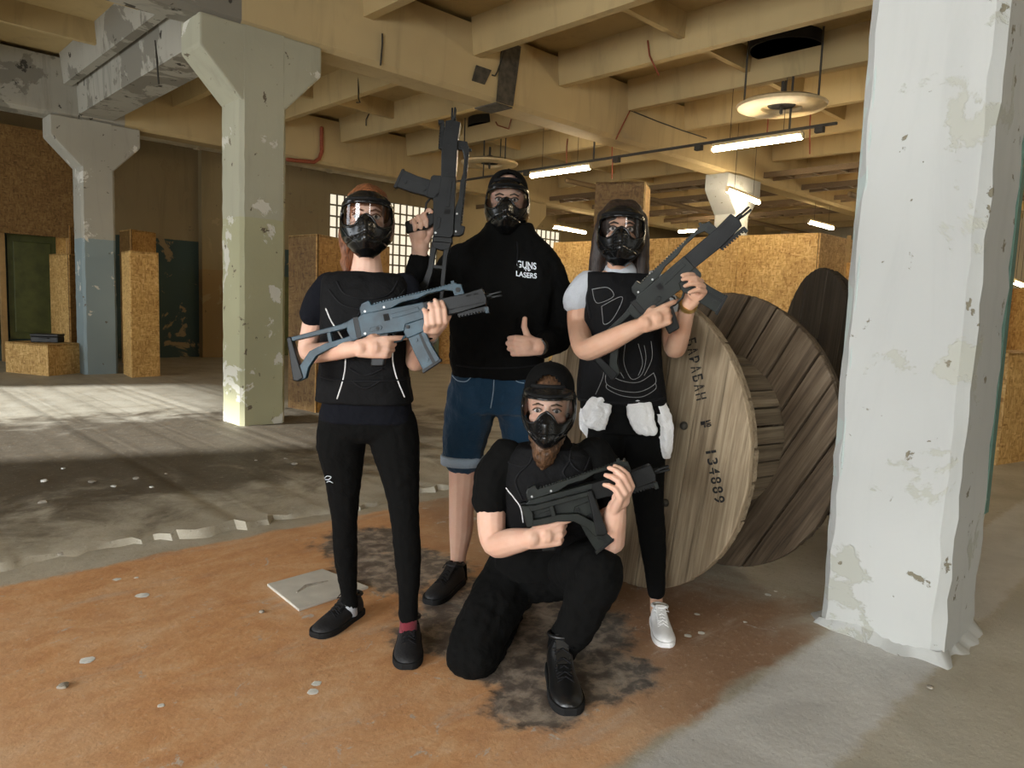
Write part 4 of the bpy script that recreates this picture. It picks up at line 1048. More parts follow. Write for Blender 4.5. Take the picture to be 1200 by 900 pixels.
def mask(parent, M, label=None):
    nt, nz = 96, 84; TH = 1.72
    root = parent
    idx = {}; mb = MB()
    def vid(i, k):
        if (i, k) not in idx:
            z = 0.084 - 0.220 * k / nz; th = -TH + 2 * TH * i / nt
            # the back edge is cut slanting: short at forehead and chin
            lim = interp([(0.084, 0.75), (0.06, 1.35), (0.02, 1.72), (-0.05, 1.72), (-0.09, 1.35), (-0.136, 1.0)], z) / TH
            idx[(i, k)] = len(mb.v); mb.v.append(M @ msurf(th * lim, z))
        return idx[(i, k)]
    for i in range(nt):
        for k in range(nz):
            z = 0.084 - 0.220 * (k + 0.5) / nz
            lim = interp([(0.084, 0.75), (0.06, 1.35), (0.02, 1.72), (-0.05, 1.72), (-0.09, 1.35), (-0.136, 1.0)], z) / TH
            th = (-TH + 2 * TH * (i + 0.5) / nt) * lim
            if abs(th) < LT and lens_bot(th) < z < lens_top(th): continue
            mb.f.append((vid(i, k), vid(i + 1, k), vid(i + 1, k + 1), vid(i, k + 1)))
    o = obj('face_mask', mb, 'mask_black', parent, smooth=3.2)
    sm = o.modifiers.new('thick', 'SOLIDIFY'); sm.thickness = 0.004; sm.offset = 0
    # lens
    lb = MB(); n = 40; m = 12; rows = []
    for k in range(m + 1):
        row = []
        for i in range(n + 1):
            th = (-LT - 0.04) + 2 * (LT + 0.04) * i / n; q = max(-LT, min(LT, th))
            z = lens_bot(q) - 0.004 + (lens_top(q) + 0.008 - lens_bot(q)) * k / m
            a, b = 0.0905, 0.121
            row.append(M @ Vector((a * math.sin(th), -0.012 + b * math.cos(th), z)))
        rows.append(row)
    lb.rings(rows, cap=False, closed=False)
    obj('lens', lb, 'goggle_lens', o, smooth=3.2)
    # rim around the opening
    path = []
    for i in range(41): th = -LT + 2 * LT * i / 40; path.append(msurf(th, lens_top(th), 0.002))
    for i in range(61): th = LT - 2 * LT * i / 60; path.append(msurf(th, lens_bot(th), 0.002))
    path.append(path[0])
    obj('lens_rim', MB().tube([M @ p for p in path], 0.0042, 8, False), 'mask_black', o, smooth=3.2)
    # forehead pad lip
    obj('brow_lip', MB().tube([M @ msurf(-1.05 + 2.1 * i / 30, 0.0555, 0.001) for i in range(31)], 0.0055, 8), 'mask_foam', o, smooth=3.2)
    # vents beside the nose ridge and on the cheeks
    vb = MB()
    for s in (-1, 1):
        for k in range(6):
            for c in range(2):
                z = -0.022 - 0.0115 * k; th = s * (0.13 + 0.085 * c)
                p = [M @ msurf(th + q * s, z + w, 0.0010) for q, w in ((-0.02, 0.003), (0.02, -0.001))]
                vb.tube(p, 0.0028, 6)
        for k in range(5):
            z = -0.072 - 0.009 * k; vb.tube([M @ msurf(s * 0.34, z, 0.0008), M @ msurf(s * (0.62 - 0.04 * k), z + 0.014, 0.0008)], 0.0022, 6)
    obj('vents', vb, 'mask_vent', o)
    for s in (-1, 1):
        obj('cheek_ridge', MB().tube([M @ msurf(s * (1.05 - 0.62 * q / 10), -0.034 - 0.056 * q / 10 - 0.012 * math.sin(q / 10 * PI), 0.002) for q in range(11)], 0.0034, 8), 'mask_black', o, smooth=3.2)
    sb = MB(); rs_ = []
    for i in range(25):
        th = 1.5 + (2 * PI - 3.0) * i / 24
        c = Vector((0.090 * math.sin(th), -0.012 + 0.112 * math.cos(th), 0.012))
        rs_.append([M @ (c * 1.0 + Vector((0, 0, -0.016))), M @ (c + Vector((0, 0, 0.016))), M @ (c * 1.04 + Vector((0, 0, 0.016))), M @ (c * 1.04 + Vector((0, 0, -0.016)))])
    sb.rings(rs_)
    obj('strap', sb, 'mask_foam', o)
    return o
def eyes(parent, M, brow):
    for s in (-1, 1):
        e = obj('eye', MB().ball(M @ Vector((s * 0.032, 0.0775, 0.0)), (0.0135, 0.0135, 0.0085), 12, M.to_3x3()), 'eye_white', parent, smooth=3.2)
        obj('iris', MB().ball(M @ Vector((s * 0.032, 0.0885, 0.0)), (0.006, 0.0035, 0.006), 10, M.to_3x3()), 'iris', e, smooth=3.2)
        obj('eyebrow', MB().tube([M @ Vector((s * q, 0.0885 - 0.25 * max(0, q - 0.03) , w)) for q, w in ((0.014, 0.019), (0.03, 0.024), (0.048, 0.017))], [0.003, 0.0036, 0.002], 7), brow, parent, smooth=3.2)
        obj('eyelid', MB().tube([M @ Vector((s * q, 0.090 - 1.0 * (q - 0.032) ** 2 * 8, w)) for q, w in ((0.018, 0.004), (0.026, 0.008), (0.032, 0.0095), (0.040, 0.008), (0.047, 0.002))], 0.0024, 7), brow, parent, smooth=3.2)
def shoe(parent, toe_px, heel_px, L, mat, sole_mat, lace_mat, wid=1.0, high=0.0, toe_z=0.0, name='shoe'):
    tp, hp = FL(*toe_px), FL(*heel_px)
    v = (hp - tp); v.z = 0; v.normalize()
    o = tp + v * L; y = -v; x = y.cross(UP)
    M = Matrix(((x.x, y.x, 0, o.x), (x.y, y.y, 0, o.y), (0, 0, 1, 0.0), (0, 0, 0, 1)))
    K = L / 0.28
    prof = [(0.002, 0.020, 0.055), (0.012, 0.030, 0.085 + high * 0.7), (0.035, 0.036, 0.098 + high), (0.07, 0.038, 0.100 + high), (0.10, 0.039, 0.088 + high * 0.35), (0.14, 0.042, 0.074), (0.18, 0.046, 0.062), (0.22, 0.045, 0.052), (0.25, 0.038, 0.046), (0.270, 0.026, 0.038), (0.279, 0.012, 0.030)]
    prof = smooth_path(prof, 3)
    def ring(q, grow=0, z0=0.008, z1=None):
        yy, w, h = q[0] * K, (q[1] + grow) * K * wid, (q[2] if z1 is None else z1) * K
        pts = []
        for i in range(20):
            t = 2 * PI * i / 20; c, s = math.cos(t), math.sin(t)
            top = s > 0
            ex = 0.85 if top else 0.5
            pts.append(M @ Vector((w * abs(c) ** ex * (1 if c >= 0 else -1) * (1 - 0.25 * max(0, s) ** 2 if top else 1), yy, z0 * K + (h - z0 * K) * (0.35 + (0.65 if top else 0.35) * s))))
        return pts
    up = MB(); up.rings([ring(q) for q in prof])
    s = obj(name, union(up, 0.005, 4), mat, None, smooth=3.2) if False else obj(name, up, mat, parent, smooth=3.2)
    so = MB()
    for z0, z1, g in ((0.0, 0.024, 0.005),):
        r = []
        n = 40; outl = [(q[1] + g, q[0]) for q in prof]
        pts = [(-w, yy) for w, yy in outl] + [(w, yy) for w, yy in reversed(outl)]
        so.prism([(a * K * wid, b * K + (0.006 if b > 0.2 else -0.004 if b < 0.02 else 0)) for a, b in pts], z0 * K, z1 * K, 'z', M)
    obj('sole', so, sole_mat, s, bevel=0.004)
    lb = MB()
    for k in range(5):
        yy = 0.095 + k * 0.020; h = interp([(q[0], q[2]) for q in prof], yy) + 0.001
        for sg in (-1, 1):
            lb.tube([M @ Vector((sg * 0.022 * K * wid, yy * K, (h - 0.008) * K)), M @ Vector((0, (yy + 0.006) * K, (h + 0.003) * K)), M @ Vector((-sg * 0.022 * K * wid, (yy + 0.014) * K, (h - 0.010) * K))], 0.003, 6)
    h = interp([(q[0], q[2]) for q in prof], 0.09)
    for sg in (-1, 1):
        lb.tube([M @ Vector((0, 0.09 * K, (h + 0.002) * K)), M @ Vector((sg * 0.025 * K, 0.085 * K, (h + 0.012) * K)), M @ Vector((sg * 0.035 * K, 0.10 * K, (h - 0.006) * K)), M @ Vector((0, 0.092 * K, (h + 0.002) * K))], 0.0028, 6)
    obj('laces', lb, lace_mat, s, smooth=3.2)
    tb = MB(); h0 = interp([(q[0], q[2]) for q in prof], 0.075)
    tb.rings([[M @ Vector((a * 0.02 * K, yy * K, (z + b) * K)) for a, b in ((-1, 0), (1, 0), (1, 0.006), (-1, 0.006))] for yy, z in ((0.078, h0 + 0.004), (0.10, h0 - 0.010 - high * 0.5), (0.13, 0.074), (0.16, 0.064))])
    obj('tongue', tb, mat, s)
    cb = MB(); path = [M @ Vector((0.034 * K * wid * math.cos(2 * PI * i / 20), (0.048 + 0.042 * math.sin(2 * PI * i / 20)) * K, (0.092 + high + 0.006 * math.sin(2 * PI * i / 20)) * K)) for i in range(21)]
    cb.tube(path, 0.007 * K, 8, False)
    obj('collar', cb, mat, s, smooth=3.2)
    return s
def piping(name, parent, bvh, lines, mat, r=0.0022, off=0.001, k=6):
    'seams drawn as thin cord lying on a garment'
    out = []
    for ln in lines:
        q = [cast_px(bvh, x, y, off) for x, y in smooth_path(ln, k)]
        runs, cur = [], []
        for p in q:
            if p is None or (cur and (p - cur[-1]).length > 0.06):
                if len(cur) > 2: runs.append(cur)
                cur = [] if p is None else [p]
            else: cur.append(p)
        if len(cur) > 2: runs.append(cur)
        for c in runs: out.append(obj(name, MB().tube(c, r, 6), mat, parent, smooth=3.2))
    return out
def cloth(name, parent, mb, mat, voxel=0.008, smooth=4, disp=None, want_bvh=False):
    me = union(mb, voxel, smooth, disp)
    b = bvh_of(me) if want_bvh else None
    shift(me, parent)
    o = obj(name, me, mat, parent, smooth=3.2)
    return (o, b) if want_bvh else o
def body(parent, mb, mat, voxel=0.0038):
    me = union(mb, voxel, 4); shift(me, parent)
    return obj('body', me, mat, parent, smooth=3.2)
def text_mesh(s, size=1.0):
    cu = bpy.data.curves.new('t', 'FONT'); cu.body = s; cu.size = size; cu.align_x = 'CENTER'; cu.offset = 0.02
    o = bpy.data.objects.new('t', cu); C.objects.link(o)
    dg = bpy.context.evaluated_depsgraph_get(); dg.update()
    me = bpy.data.meshes.new_from_object(o.evaluated_get(dg)); bpy.data.objects.remove(o); bpy.data.curves.remove(cu)
    return me
def flipv(v): return v

R_, U_, T_ = AX_X, AX_Y, AX_Z             # picture right, picture up, towards the viewer
def person(label, px, d):
    c = P(px, 600, d); return thing('person', label, 'person', (c.x, c.y, 0))
def cap(parent, M, hole=True):
    'baseball cap worn backwards: dome with the strap opening over the forehead'
    mb = MB(); idx = {}; nt, nz = 56, 24
    def vid(i, k):
        i %= nt
        if (i, k) not in idx:
            th = 2 * PI * i / nt; a = (PI / 2) * k / nz * 1.0
            r = math.cos(a) ** 0.8
            idx[(i, k)] = len(mb.v); mb.v.append(M @ Vector((0.086 * r * math.sin(th), -0.016 + 0.106 * r * math.cos(th), 0.050 + 0.092 * math.sin(a))))
        return idx[(i, k)]
    for i in range(nt):
        for k in range(nz):
            th = (2 * PI * (i + 0.5) / nt + PI) % (2 * PI) - PI; q = (k + 0.5) / nz
            if hole and abs(th) < 0.62 and 0.06 < q < 0.50 * math.sqrt(max(0, 1 - (th / 0.64) ** 2)) + 0.03: continue
            mb.f.append((vid(i, k), vid(i + 1, k), vid(i + 1, k + 1), vid(i, k + 1)))
    o = obj('cap', mb, 'black_knit', parent, smooth=3.2)
    m = o.modifiers.new('thick', 'SOLIDIFY'); m.thickness = 0.004
    obj('cap_strap', MB().tube([M @ Vector((0.087 * math.sin(t), -0.015 + 0.107 * math.cos(t), 0.079 + 0.004 * math.cos(t * 2))) for t in [-0.62 + 1.24 * i / 16 for i in range(17)]], 0.007, 8, flat=((0, 0, 1), 1.0)), 'mask_foam', o, smooth=3.2)
    obj('cap_button', MB().ball(M @ Vector((0, -0.016, 0.143)), 0.007, 8), 'black_knit', o, smooth=3.2)
    obj('cap_peak', MB().prism([(0.075 * math.cos(t), -0.115 - 0.075 * abs(math.sin(t))) for t in [PI + PI * i / 12 for i in range(13)]], 0.046, 0.052, 'z', M), 'black_knit', o)
    return o
def stripe_txt(name, parent, bvh, me, to_px, mat, off=0.002):
    'print: every vertex of flat lettering is laid on the garment'
    bm = bmesh.new(); bm.from_mesh(me)
    bmesh.ops.triangulate(bm, faces=bm.faces)
    bmesh.ops.subdivide_edges(bm, edges=[e for e in bm.edges if e.calc_length() > 0.25], cuts=1)
    L = parent.parent.location
    for v in bm.verts:
        x, y = to_px(v.co.x, v.co.y); p = cast_px(bvh, x, y, off)
        v.co = (p - L) if p is not None else Vector((0, 0, -5)) * 0
    bm.to_mesh(me); bm.free()
    return obj(name, me, mat, parent)

GUN_FIST = [(22, 18, 10), (62, 70, 40), (64, 72, 40), (66, 72, 40)]
THUMB_GRIP = [(0.75, 0.2, 0.75), (0.8, -0.1, 0.6)]

# ================================================================== player 1: red-haired woman
def player_one():
    d0 = 2.62
    t = person('red-haired person in black vest and leggings cradling a bluish toy rifle', 432, 2.66)
    M = head_frame(430.5, 258, 2.59, -2, 2, 0)
    tr = [(431, 316, 2.62, 17, 0.050), (430, 328, 2.62, 40, 0.070), (429, 345, 2.62, 48, 0.092), (428, 378, 2.62, 46, 0.108), (428, 415, 2.62, 41, 0.090), (429, 450, 2.63, 46, 0.098), (430, 485, 2.65, 53, 0.110), (431, 512, 2.66, 52, 0.105)]
    legL = [(402, 495, 2.66, 0.090), (400, 520, 2.67, 0.092), (402, 550, 2.68, 0.075), (403, 582, 2.69, 0.060), (404, 616, 2.70, 0.048), (405, 650, 2.73, 0.046), (409, 697, 2.76, 0.032), (410, 716, 2.78, 0.030)]
    legR = [(460, 495, 2.65, 0.090), (463, 520, 2.64, 0.092), (468, 550, 2.62, 0.076), (472, 580, 2.61, 0.062), (475, 615, 2.58, 0.052), (478, 655, 2.57, 0.049), (479, 700, 2.56, 0.036), (478, 735, 2.56, 0.031)]
    armR = [(388, 338, 2.62, 0.052), (374, 355, 2.62, 0.046), (366, 385, 2.63, 0.039), (362, 412, 2.61, 0.036), (385, 412, 2.49, 0.034), (424, 408, 2.385, 0.024)]
    armL = [(474, 338, 2.62, 0.052), (482, 365, 2.62, 0.044), (486, 402, 2.62, 0.037), (487, 424, 2.60, 0.036), (496, 406, 2.52, 0.032), (505, 391, 2.455, 0.024)]
    sh = 0.008
    mb = MB(); torso(mb, tr[:-2] + [(430, 478, 2.65, 46, 0.095), (431, 500, 2.66, 36, 0.075)], None, -0.012)
    for L in (legL, legR): limb(mb, [(x, y, d, r - sh) for x, y, d, r in L])
    limb(mb, armR); limb(mb, armL)
    mb.tube([M @ Vector((0, -0.02, -0.06)), M @ Vector((0, -0.03, -0.12)), P(430, 325, 2.63)], [0.050, 0.047, 0.062], 16)
    head_mesh(mb, M, 0.97)
    hand(mb, P(424, 408, 2.385), R_ * 0.93 + U_ * 0.05 - T_ * 0.12, -T_ + U_ * 0.05, 1, GUN_FIST, THUMB_GRIP, 0.92)
    hand(mb, P(506, 390, 2.452), T_ * 0.80 + U_ * 0.30 + R_ * 0.25, U_ * 0.9 - R_ * 0.10, -1, [(62, 42, 22), (66, 44, 22), (68, 46, 24), (70, 46, 24)], [(0.4, 0.6, 0.8), (0.2, 0.0, 1.0)], 0.95)
    body(t, mb, 'skin_fair')
    eyes(t, M, 'hair_red')
    mask(t, M)
    # hair
    hb = MB()
    hb.ball(M @ Vector((0, -0.020, 0.034)), (0.083, 0.100, 0.094), 22, M.to_3x3())
    hb.tube([M @ Vector(q) for q in ((0.0, -0.10, -0.02), (0.03, -0.105, -0.07), (0.058, -0.09, -0.115), (0.075, -0.07, -0.15), (0.074, -0.05, -0.18))], [0.036, 0.036, 0.033, 0.024, 0.010], 12)
    hb.tube([M @ Vector(q) for q in ((0.06, -0.06, 0.02), (0.08, -0.06, -0.05), (0.075, -0.07, -0.11))], [0.03, 0.026, 0.02], 10)
    cloth('hair', t, hb, 'hair_red', 0.006, 3, [(0.02, 0.008)])
    # clothes
    mb = MB(); torso(mb, tr[1:7] + [(430, 493, 2.65, 54, 0.113)], None, 0.005)
    limb(mb, [(390, 336, 2.62, 0.060), (376, 352, 2.62, 0.058), (367, 369, 2.62, 0.052)]); limb(mb, [(472, 336, 2.62, 0.060), (481, 355, 2.62, 0.056), (485, 380, 2.62, 0.052)])
    cloth('shirt', t, mb, 'navy_tee', 0.008, 3, [(0.06, 0.010)])
    mb = MB(); torso(mb, [(431, 517, 2.66, 30, 0.060), (431, 510, 2.66, 46, 0.095), (431, 500, 2.66, 55, 0.112), (431, 484, 2.65, 54, 0.112)], None, 0.0)
    limb(mb, legL[:-1] + [(410, 708, 2.77, 0.034)]); limb(mb, legR[:-1] + [(478, 722, 2.56, 0.036)])
    cloth('leggings', t, mb, 'black_knit', 0.007, 3, [(0.03, 0.006)])
    vr = [(431, 319, 2.62, 33, 0.070), (430, 324, 2.62, 47, 0.085), (430, 333, 2.62, 52, 0.105), (429, 350, 2.62, 51, 0.122), (428, 380, 2.62, 50, 0.132), (427, 415, 2.62, 50, 0.122), (427, 445, 2.63, 53, 0.126), (428, 467, 2.64, 56.5, 0.134), (428, 470, 2.64, 55, 0.130)]
    mb = MB(); torso(mb, vr, None, 0.0, pw=2.9)
    v, b = cloth('vest', t, mb, 'black_vest', 0.007, 2, [(0.05, 0.006)], True)
    piping('white_piping', v, b, [[(382, 362), (388, 376), (396, 388), (402, 398)], [(405, 420), (404, 435), (400, 452), (395, 467)], [(463, 400), (460, 418), (464, 440), (474, 465)]], 'seam_white', 0.0026)
    piping('quilting', v, b, [[(386, 340), (400, 356), (420, 362), (440, 362), (460, 355), (474, 340)], [(395, 330), (405, 345), (430, 350), (455, 345), (466, 330)], [(424, 362), (412, 385), (410, 400)], [(440, 362), (452, 372)], [(412, 446), (428, 455), (446, 446)], [(410, 432), (428, 440), (448, 432)], [(375, 441), (400, 446), (455, 446), (480, 443)]], 'seam_black', 0.004)
    # shoes and socks
    shoe(t, (370, 748), (420, 717), 0.272, 'shoe_black', 'sole_black', 'seam_black', 1.12, 0.006)
    s = shoe(t, (477, 785), (481, 735), 0.272, 'shoe_black', 'sole_black', 'seam_black', 1.10, 0.006)
    mb = MB(); limb(mb, [(479, 722, 2.56, 0.032), (478, 745, 2.57, 0.033)]); obj('sock', mb, 'sock_red', t, smooth=3.2)
    mb = MB(); limb(mb, [(409, 708, 2.765, 0.031), (410, 724, 2.78, 0.031)]); obj('sock', mb, 'grey_tee', t, smooth=3.2)
    # wrist watch, small emblem on the thigh
    w = P(503, 394, 2.47); ax = (P(505, 391, 2.455) - P(496, 406, 2.52)).normalized()
    q = ax.to_track_quat('Z', 'Y').to_matrix().to_4x4(); q.translation = w
    wt = obj('watch', MB().lathe([(0.026, -0.009), (0.030, -0.009), (0.030, 0.009), (0.026, 0.009)], 24, q), 'bare_metal', t, smooth=0.6)
    obj('dial', MB().ball(w + T_ * 0.028 + R_ * 0.006, (0.014, 0.014, 0.006), 12, Matrix(((R_.x, U_.x, T_.x), (R_.y, U_.y, T_.y), (R_.z, U_.z, T_.z)))), 'mask_black', wt, smooth=3.2)
    lg = [o for o in t.children if o.name.startswith('leggings')][0]
    bv = BVHTree.FromPolygons([vv.co + t.location for vv in lg.data.vertices], [tuple(p.vertices) for p in lg.data.polygons])
    piping('emblem', lg, bv, [[(380, 561), (383, 558), (388, 559), (385, 562), (381, 562)], [(383, 565), (386, 564), (390, 566)]], 'print_white', 0.0013)
    return t

# ================================================================== player 2: tall man in the hoodie
def player_two():
    t = person('tall hooded person in denim shorts giving a thumbs-up and raising a toy rifle', 580, 3.2)
    M = head_frame(594.5, 239, 3.10, -2, 3, 0)
    tr = [(595, 270, 3.15, 20, 0.062), (593, 288, 3.15, 46, 0.085), (591, 308, 3.15, 57, 0.110), (588, 345, 3.15, 55, 0.125), (584, 390, 3.16, 50, 0.118), (582, 430, 3.17, 47, 0.118), (580, 460, 3.18, 49, 0.125), (580, 480, 3.19, 47, 0.115)]
    legL = [(553, 450, 3.18, 0.100), (549, 490, 3.18, 0.090), (545, 530, 3.18, 0.076), (543, 560, 3.19, 0.066), (541, 592, 3.20, 0.058), (540, 622, 3.22, 0.054), (537, 652, 3.24, 0.037), (537, 676, 3.26, 0.036)]
    legR = [(608, 450, 3.20, 0.100), (613, 490, 3.22, 0.090), (618, 540, 3.24, 0.075), (622, 575, 3.26, 0.062), (628, 620, 3.34, 0.054), (632, 668, 3.40, 0.036)]
    armR = [(545, 306, 3.15, 0.066), (522, 326, 3.10, 0.058), (500, 347, 2.98, 0.048), (490, 352, 2.90, 0.044), (489, 328, 2.84, 0.040), (492, 294, 2.79, 0.030), (493, 288, 2.78, 0.028)]
    armL = [(638, 312, 3.15, 0.066), (650, 345, 3.18, 0.058), (656, 375, 3.20, 0.050), (655, 396, 3.19, 0.046), (645, 402, 3.07, 0.042), (630, 407, 2.94, 0.030)]
    mb = MB(); torso(mb, tr, None, -0.015)
    for L in (legL, legR): limb(mb, L)
    for L in (armR, armL): limb(mb, L)
    mb.tube([M @ Vector((0, -0.02, -0.06)), M @ Vector((0, -0.03, -0.13)), P(595, 285, 3.15)], [0.058, 0.056, 0.07], 16)
    head_mesh(mb, M, 1.04)
    hand(mb, P(493, 288, 2.78), U_ * 0.92 - R_ * 0.12 + T_ * 0.10, T_ * 0.75 + R_ * 0.45, 1, [(40, 50, 30), (70, 80, 45), (72, 80, 45), (74, 80, 45)], [(0.8, 0.5, 0.5), (0.9, 0.1, 0.5)], 1.0)
    hand(mb, P(630, 406, 2.94), -R_ * 0.90 + T_ * 0.30 + U_ * 0.02, -T_ * 0.9 - R_ * 0.3, -1, [(72, 95, 55)] * 4, [(0.45, 1.0, -0.15), (0.05, 1.0, -0.35)], 1.05)
    body(t, mb, 'skin_fair')
    eyes(t, M, 'hair_dark')
    mask(t, M)
    cap(t, M)
    # hoodie
    hr = [(596, 262, 3.13, 27, 0.105), (596, 272, 3.14, 31, 0.115), (594, 284, 3.15, 46, 0.112), (591, 300, 3.15, 61, 0.122), (589, 325, 3.15, 63, 0.138), (586, 360, 3.15, 60, 0.148), (583, 400, 3.15, 56, 0.148), (582, 425, 3.16, 55, 0.146), (582, 436, 3.16, 52, 0.138), (582, 441, 3.16, 51.5, 0.136)]
    mb = MB(); torso(mb, hr, None, 0.0, pw=2.5)
    limb(mb, [(546, 306, 3.15, 0.082), (522, 326, 3.10, 0.074), (500, 346, 2.99, 0.064), (490, 351, 2.90, 0.058), (489, 328, 2.84, 0.050), (492, 303, 2.80, 0.042)])
    limb(mb, [(636, 312, 3.15, 0.082), (650, 343, 3.17, 0.076), (655, 375, 3.19, 0.070), (653, 395, 3.17, 0.066), (643, 402, 3.06, 0.058), (634, 406, 2.98, 0.044)])
    hd, b = cloth('hoodie', t, mb, 'black_knit', 0.008, 4, [(0.09, 0.020), (0.035, 0.008)], True)
    obj('drawstring', MB().tube([p for p in [cast_px(b, x, y, 0.004) for x, y in ((606, 284), (607, 295), (606, 306), (608, 316))] if p], 0.0035, 6), 'seam_black', hd, smooth=3.2)
    piping('hem_seam', hd, b, [[(535, 428), (560, 431), (600, 431), (628, 428)]], 'seam_black', 0.003)
    # printed lettering on the chest
    def block(x0, y0, x1, y1, w, sag, slope):
        def f(u, v):
            return (x0 + (x1 - x0) * u, y1 + (y0 - y1) * v + slope * u + sag * math.sin(PI * u) )
        return f
    for s, box, sag, slope in (('GUNS', (605.5, 305.0, 628.5, 313.2), 0.0, 3.0), ('LASERS', (604.8, 317.2, 629.0, 323.4), 0.6, 3.0), ('N', (615.6, 313.0, 620.4, 317.4), 0, 0.6)):
        me = text_mesh(s)
        xs = [q.co.x for q in me.vertices]; ys = [q.co.y for q in me.vertices]
        ax_, bx_, ay, by = min(xs), max(xs), min(ys), max(ys)
        for q in me.vertices: q.co.x = (q.co.x - ax_) / (bx_ - ax_); q.co.y = (q.co.y - ay) / (by - ay)
        f = block(*box, 0, sag, slope)
        stripe_txt('lettering', hd, b, me, f, 'print_white')
    db_ = MB()
    for (x, y) in ((614.6, 315.0), (621.2, 316.4)):
        p = cast_px(b, x, y, 0.002); db_.ball(p, 0.0025, 6)
    obj('lettering', db_, 'print_white', hd)
    # denim shorts with turned-up cuffs
    mb = MB(); torso(mb, [(581, 428, 3.18, 50, 0.130), (580, 455, 3.18, 53, 0.140), (580, 482, 3.19, 52, 0.130)], None, 0.0)
    limb(mb, [(555, 460, 3.18, 0.118), (549, 490, 3.18, 0.110), (544, 520, 3.18, 0.098), (542.5, 536, 3.18, 0.092)]); limb(mb, [(607, 460, 3.20, 0.118), (612, 490, 3.21, 0.110), (617, 525, 3.22, 0.098), (619, 538, 3.22, 0.092)])
    sh, b2 = cloth('shorts', t, mb, 'denim', 0.008, 3, [(0.05, 0.014)], True)
    piping('stitching', sh, b2, [[(579, 442), (578, 460), (575, 478)], [(530, 440), (536, 446), (546, 447), (552, 442)], [(600, 441), (606, 447), (614, 449)]], 'denim_cuff', 0.0018)
    for c in ((542, 538, 3.18), (619, 541, 3.22)):
        q0 = P(*c); rs2 = []
        for rr, zz in ((0.086, -0.020), (0.096, -0.022), (0.098, 0.012), (0.094, 0.022), (0.086, 0.012)): rs2.append([q0 + Vector((rr * math.cos(2 * PI * i / 28), rr * math.sin(2 * PI * i / 28), zz)) for i in range(28)])
        obj('cuff', MB().rings(rs2 + [rs2[0]], cap=False), 'denim_cuff', sh, smooth=3.2)
    shoe(t, (503, 709), (545, 676), 0.30, 'shoe_black', 'sole_black', 'seam_black')
    shoe(t, (628, 700), (636, 668), 0.30, 'shoe_black', 'sole_black', 'seam_black')
    mb = MB(); limb(mb, [(537, 664, 3.25, 0.040), (538, 682, 3.26, 0.040)]); obj('sock', mb, 'black_knit', t, smooth=3.2)
    ax = (P(630, 407, 2.94) - P(645, 402, 3.07)).normalized(); w = P(631.5, 406.5, 2.955)
    q = ax.to_track_quat('Z', 'Y').to_matrix().to_4x4(); q.translation = w
    obj('watch', MB().lathe([(0.030, -0.014), (0.037, -0.013), (0.037, 0.013), (0.030, 0.014)], 24, q), 'mask_black', t, smooth=0.6)
    return t

